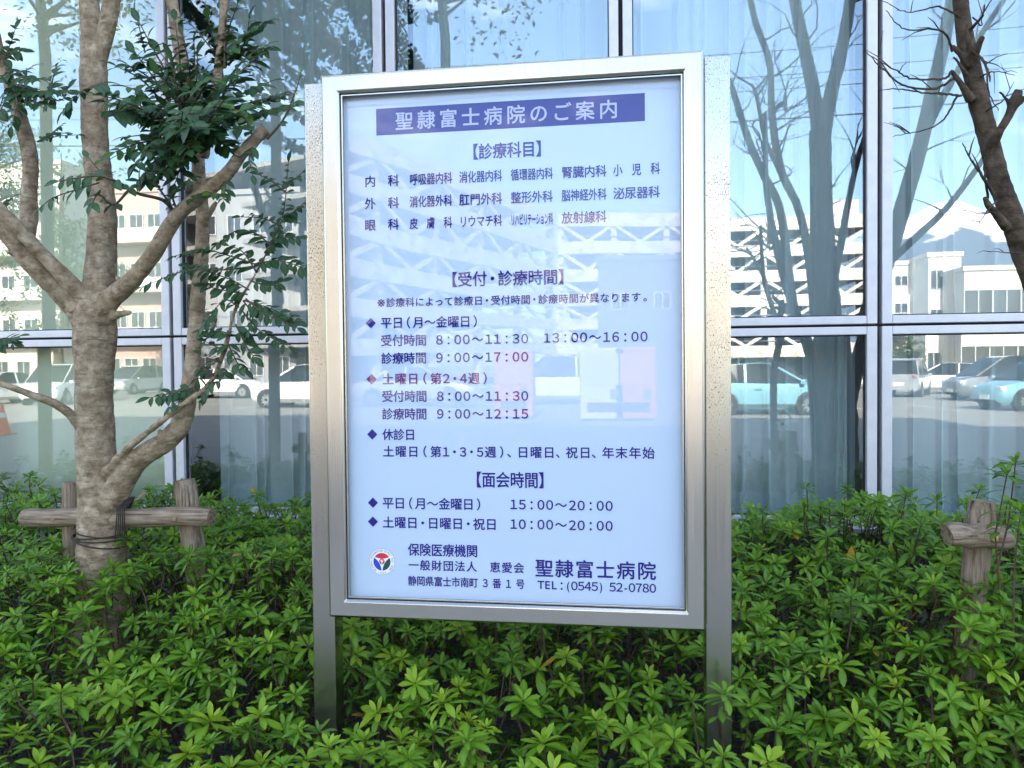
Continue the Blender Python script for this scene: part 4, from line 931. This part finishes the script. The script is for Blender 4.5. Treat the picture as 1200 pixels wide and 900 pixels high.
D = 62; block('office_building', 'low cream office block with a row of dark windows, reflected at the right', M(1128, 430, D).x, M(1330, 430, D).x, 8-D, 14, hgt(318, D, 1160), CREAM, 6, 2, (2.0, 1.9))
D = 66; block('office_building', 'pale tower block beside the low cream office, reflected near the bare trunk', M(1086, 430, D).x, M(1124, 430, D).x, 8-D, 10, hgt(302, D, 1100), WHW, 2, 3, (.9, 1.5))
D = 70; block('office_building', 'narrow white stair tower reflected next to the window frame at right', M(1042, 430, D).x, M(1066, 430, D).x, 8-D, 8, hgt(312, D, 1050), WHW, 1, 4, (1.0, .8))
D = 52; block('apartment_building', 'pinkish tiled apartment block with pale columns, reflected behind the leafy tree', M(128, 430, D).x, M(212, 430, D).x, 8-D, 12, hgt(222, D, 160), BRICKP, 4, 4, (1.0, 1.4), balcony=WHW)
D = 47; block('apartment_building', 'grey clad building with flat roof reflected beside the left post', M(232, 430, D).x, M(352, 430, D).x, 8-D, 12, hgt(228, D, 300), GREYW, 4, 4, (.9, 1.2))
D = 60; block('apartment_building', 'cream apartment block reflected at the far left of the glass', M(-80, 430, D).x, M(72, 430, D).x, 8-D, 12, hgt(190, D, 30), CREAM, 6, 5, (1.2, 1.4), balcony=WHW)

D = 58; block('warehouse', 'dark grey clad shed in front of the car park, mirrored in the sign panel', M(700, 430, D).x, M(846, 430, D).x, 8-D, 6, hgt(312, D, 770), GREYB, 3, 1, (1.2, 1.2), floor0=5.5)
GREYM = mat('pale_grey_enamel', (.58, .58, .58), .4, var=((.52, .52, .52), 3))
# vending machines in the sun, mirrored by the sign panel
def MS(u, D): p = P(u, 430, D); return Vector((p.x, 2*PY-D, 0))
ORG = mat('orange_panel', (.55, .20, .07), .4, var=((.46, .16, .06), 3)); 
def vending(u, D, col, label):
    q = MS(u, D); t = thing('vending_machine', label, 'vending machine', q, 0, 'vending machines across the car park')
    MB().box((-.55, -.4, .06), (.55, .4, 1.9)).build('cabinet', col, t, bevel=.03)
    MB().box((-.42, .402, .95), (.42, .42, 1.75)).build('display_window', mat('display_front', (.55, .24, .10) if col is ORG else (.5, .52, .56), .3), t)
    MB().box((-.38, .402, .25), (.38, .415, .5)).build('dispensing_flap', BLACKP, t); MB().box((.2, .402, .6), (.42, .43, .85)).build('coin_panel', RIM, t)
vending(604, 21, ORG, 'orange vending machine standing alone at the left, behind the camera'); vending(703, 20, GREYM, 'pale grey vending machine in the sun, left neighbour of an orange one'); vending(742, 20, ORG, 'orange vending machine at the right, touching the pale grey one'); 

# street trees and shrubs that the glass shows
def chain_tree(name, label, D, chains, m, twigs_n, seed, group):
    rnd = random.Random(seed); b0 = M(chains[0][0][0], chains[0][0][1], D); off = (b0.x, b0.y, 0)
    t = thing(name, label, 'tree', off, group=group); q = MB(); tq = MB()
    for ch in chains:
        a = [(*M(u, v, D+dy), w*.5*(D+dy)/F) for (u, v, w, dy) in ch]; s = catmull(a, 6)
        q.tube([p[:3] for p in s], [max(.004, p[3]) for p in s], 12, wob=.1)
        for _ in range(twigs_n):
            i = rnd.randrange(len(s)//2, len(s)); p = Vector(s[i][:3]); d = Vector((rnd.uniform(-1, 1), rnd.uniform(-.6, .6), rnd.uniform(.1, 1))).normalized(); l = rnd.uniform(.3, 1.2); e = p
            pts_ = [p]
            for k_ in range(4): d = (d+Vector((rnd.gauss(0, .22), rnd.gauss(0, .22), rnd.gauss(.05, .2)))).normalized(); e = e+d*l/4; pts_.append(e)
            tq.tube(pts_, [.014, .01, .007, .005, .003], 5)
            for k_ in range(3):
                p2 = pts_[rnd.randrange(1, 5)]; d2 = (d+Vector((rnd.gauss(0, .6), rnd.gauss(0, .6), rnd.gauss(0, .5)))).normalized(); tq.tube([p2, p2+d2*rnd.uniform(.1, .4)], [.005, .002], 4)
    q.build('trunk', m, t, smooth=True, off=off); tq.build('twigs', m, t, smooth=True, off=off)
    return t
chain_tree('street_tree', 'bare spreading tree behind the camera, reflected large right of the notice board', 9.5, [
 [(978, 640, 52, 0), (978, 560, 50, 0), (977, 500, 47, 0), (974, 430, 42, 0), (971, 360, 34, 0), (968, 290, 28, 0), (966, 220, 24, 0), (965, 150, 24, 0)],
 [(966, 175, 17, 0), (958, 110, 15, .1), (946, 50, 13, .2), (934, -10, 12, .3), (920, -120, 8, .4)], [(966, 175, 17, 0), (976, 115, 15, -.1), (988, 65, 14, -.2), (1000, 0, 12, -.2), (1012, -110, 8, -.2)],
 [(975, 470, 24, 0), (955, 432, 12, .3), (938, 385, 10, .5), (928, 320, 10, .7), (918, 245, 9, .9), (900, 205, 9, 1), (882, 165, 8, 1.1), (866, 115, 7, 1.2), (858, 90, 6, 1.2)],
 [(974, 450, 20, 0), (960, 380, 11, -.3), (953, 310, 10, -.5), (940, 245, 9, -.6), (918, 195, 9, -.7), (908, 130, 8, -.8), (905, 70, 7, -.8), (888, 20, 7, -.9), (876, -40, 5, -1)],
 [(980, 500, 30, 0), (998, 440, 18, .2), (1016, 380, 17, .4), (1036, 320, 17, .5), (1056, 250, 17, .6), (1076, 180, 16, .7), (1092, 110, 14, .8), (1108, 40, 13, .9), (1122, -40, 10, 1)],
 [(1040, 310, 9, .5), (1072, 280, 8, .3), (1106, 248, 7, .2), (1140, 205, 6, .1), (1170, 160, 5, 0)], [(1078, 170, 9, .7), (1110, 105, 8, .6), (1150, 40, 6, .5), (1190, -20, 5, .4)],
 [(970, 370, 13, 0), (986, 300, 9, -.3), (998, 235, 7, -.5), (1008, 190, 6, -.6), (1020, 150, 5, -.6)], [(918, 200, 6, -.7), (900, 160, 5, -.5), (890, 110, 4, -.5), (884, 95, 3, -.5)],
 [(908, 130, 6, -.8), (920, 118, 5, -.8), (925, 128, 3, -.8)]], BARK_DARK, 5, 11, 'street trees behind the camera')
chain_tree('street_tree', 'slim bare tree reflected low beside the right post', 12, [
 [(906, 560, 9, 0), (904, 440, 8, 0), (916, 380, 7, 0), (920, 350, 6, 0)], [(916, 380, 6, 0), (900, 330, 5, 0), (896, 290, 4, 0), (895, 262, 3, 0)], [(902, 330, 4, 0), (886, 300, 3, 0), (878, 288, 2, 0)]], BARK_DARK, 3, 12, 'street trees behind the camera')
def leafy(name, label, u, vtop, vbot, D, rad_px, seed, dens, trunk_w, leaf, m=FARLEAF, group='street trees behind the camera', fine=False):
    rnd = random.Random(seed); b0 = M(u, 430, D); off = (b0.x, b0.y, 0); t = thing(name, label, 'tree', off, group=group); k = D/F
    zt_, zb_ = M(u, vtop, D).z, max(.3, M(u, vbot, D).z); q = MB(); rr = rad_px*k; Lf = Leaves(); br = []
    q.tube([(b0.x, b0.y, -.1), (b0.x+.05, b0.y, zb_), (b0.x-.05, b0.y, (zt_+zb_)/2), (b0.x, b0.y, zt_-.2)], [trunk_w*k*.6, trunk_w*k*.5, trunk_w*k*.35, .02], 9)
    for i in range(16):
        z = rnd.uniform(zb_, zt_-.1*(zt_-zb_)); th = rnd.uniform(0, 6.28); h = (z-zb_)/(zt_-zb_); l = rr*(1-.5*abs(h-.35))*rnd.uniform(.5, 1.05)
        e = Vector((b0.x+math.cos(th)*l, b0.y+math.sin(th)*l, z+l*.5)); q.tube([(b0.x, b0.y, z), (e+Vector((b0.x, b0.y, z)))/2, e], [trunk_w*k*.22, trunk_w*k*.12, .008], 6); br.append(e)
        br.append(Vector((b0.x, b0.y, z)).lerp(e, .6))
    for c_ in br:
        for s_ in range(6):
            cc = c_+Vector((rnd.gauss(0, .22), rnd.gauss(0, .22), rnd.gauss(0, .2)))*rr; cr = rr*rnd.uniform(.10, .22); tn = rnd.uniform(.1, .9)
            for _ in range(dens):
                d = Vector((rnd.gauss(0, 1), rnd.gauss(0, 1), rnd.gauss(0, .7))); o = cc+d*cr*.6; dr = Vector((rnd.gauss(0, 1), rnd.gauss(0, 1), rnd.gauss(-.3, .6))); l = leaf*rnd.uniform(.6, 1.2)
                Lf.add(o, dr, (rnd.gauss(0, .6), rnd.gauss(0, .6), 1), l, l*.5, .2, min(1, max(0, tn+rnd.gauss(0, .15))))
    q.build('trunk', BARK_DARK, t, smooth=True, off=off); Lf.o = [(o[0]-off[0], o[1]-off[1], o[2]) for o in Lf.o]
    link('crown', Lf.mesh('crown', prof_el, 2, m, .2), t)
leafy('street_tree', 'leafy street tree reflected at the top of the far left pane', 52, -160, 60, 9.8, 130, 21, 16, 14, .10)
leafy('street_tree', 'leafy street tree reflected above the left end of the notice board', 322, -190, 85, 9.8, 130, 22, 16, 12, .10)
leafy('street_tree', 'leafy street tree overhanging the reflection above the board title', 520, -200, 50, 10, 130, 26, 14, 12, .10)
leafy('evergreen_tree', 'evergreen tree reflected low behind the mottled trunk', 72, 170, 420, 33, 78, 23, 22, 12, .24, group='evergreens across the car park')
leafy('evergreen_tree', 'bushy evergreen reflected at the left frame edge', -10, 140, 420, 36, 85, 24, 20, 12, .24, group='evergreens across the car park')
leafy('evergreen_tree', 'small evergreen reflected beside the apartment block', 215, 330, 420, 40, 30, 25, 12, 8, .2, group='evergreens across the car park')
leafy('evergreen_tree', 'small evergreen in front of the stair tower at right', 1058, 385, 428, 56, 22, 27, 12, 8, .25, group='evergreens across the car park')

# traffic cone, wires, poles, mountain
q = M(4, 430, 15.5); t = thing('traffic_cone', 'orange traffic cone standing in the lot, reflected at the far left edge', 'traffic cone', (q.x, q.y, 0))
CONE = mat('orange_plastic', (.75, .12, .03), .5)
m = MB(); m.tube([(0, 0, .04), (0, 0, .70)], [.16, .025], 20); m.build('cone', CONE, t, smooth=False); MB().box((-.2, -.2, 0), (.2, .2, .04)).build('foot', CONE, t, bevel=.01)
MB().tube([(0, 0, .40), (0, 0, .52)], [.094, .069], 20, cap=False).build('reflective_band', WHT, t)
CABLE = mat('black_cable', (.015, .015, .017), .7)
poleX = (-31, 33)
for i, x in enumerate(poleX):
    t = thing('utility_pole', ['concrete utility pole beyond the left end of the car park', 'concrete utility pole beyond the right end of the car park'][i], 'utility pole', (x, -24.5, 0), group='utility poles')
    MB().tube([(0, 0, -.2), (0, 0, 16.3)], [.19, .11], 14).build('pole', KERB, t, smooth=True)
    for z in (14.0, 15.0, 15.8): MB().box((-.05, -.9, z), (.05, .9, z+.09)).build('crossarm', RIM, t)
for i, (z, dy) in enumerate(((14.15, -.8), (14.15, .8), (15.15, .8), (12.6, .1))):
    pts = [(x_, -24.5+dy, z-.9*(1-((x_-1)/32)**2)) for x_ in np.linspace(poleX[0], poleX[1], 30)]
    o = MB().tube(pts, .016 if i < 3 else .03, 6).build('power_cable', CABLE, off=None); tag(o, 'black overhead cable crossing the reflected sky', 'cable', 'overhead cables')
def mountain():
    D = 6500; top = M(1108, 231, D); R0 = 3600; v = []; f = []; nr, na = 70, 160
    H = top.z
    for i in range(nr+1):
        r = i/nr
        for j in range(na):
            th = 2*math.pi*j/na; prof = max(0, 1-r)**1.55*1.0
            prof = (1-r)**1.65
            ridge = .045*noise.fractal(Vector((math.cos(th)*3.2, math.sin(th)*3.2, r*2)), 1, 2, 5)*(r*(1-r)*4)
            z = H*(min(prof, .955)+ridge if r > 0 else .955)
            v.append((top.x+R0*r*math.cos(th), top.y+R0*r*math.sin(th)*.8, z-2 if r > .99 else z))
    for i in range(nr):
        for j in range(na): f.append((i*na+j, i*na+(j+1) % na, (i+1)*na+(j+1) % na, (i+1)*na+j))
    q = MB(); q.v = v; q.f = f; q.m = [0]*len(f)
    m = mat('mountain_rock_and_snow', (.10, .13, .19), .95, spec=.1); g = N(m, 'ShaderNodeNewGeometry'); s = N(m, 'ShaderNodeSeparateXYZ'); LK(m, g.outputs['Position'], s.inputs[0])
    n_ = N(m, 'ShaderNodeTexNoise'); n_.inputs['Scale'].default_value = .004; n_.inputs['Detail'].default_value = 8; LK(m, g.outputs['Position'], n_.inputs['Vector'])
    a = N(m, 'ShaderNodeMath'); a.operation = 'MULTIPLY_ADD'; a.inputs[1].default_value = 700; LK(m, n_.outputs[0], a.inputs[0]); LK(m, s.outputs[2], a.inputs[2])
    r = N(m, 'ShaderNodeMapRange'); r.inputs[1].default_value = H*.68+350; r.inputs[2].default_value = H*.73+350; LK(m, a.outputs[0], r.inputs[0])
    mx = N(m, 'ShaderNodeMixRGB'); mx.inputs[1].default_value = (.10, .13, .19, 1); mx.inputs[2].default_value = (.82, .83, .86, 1); LK(m, r.outputs[0], mx.inputs[0]); LK(m, mx.outputs[0], BS(m).inputs['Base Color'])
    tag(q.build('mountain', m, smooth=True), kind='structure')
mountain()
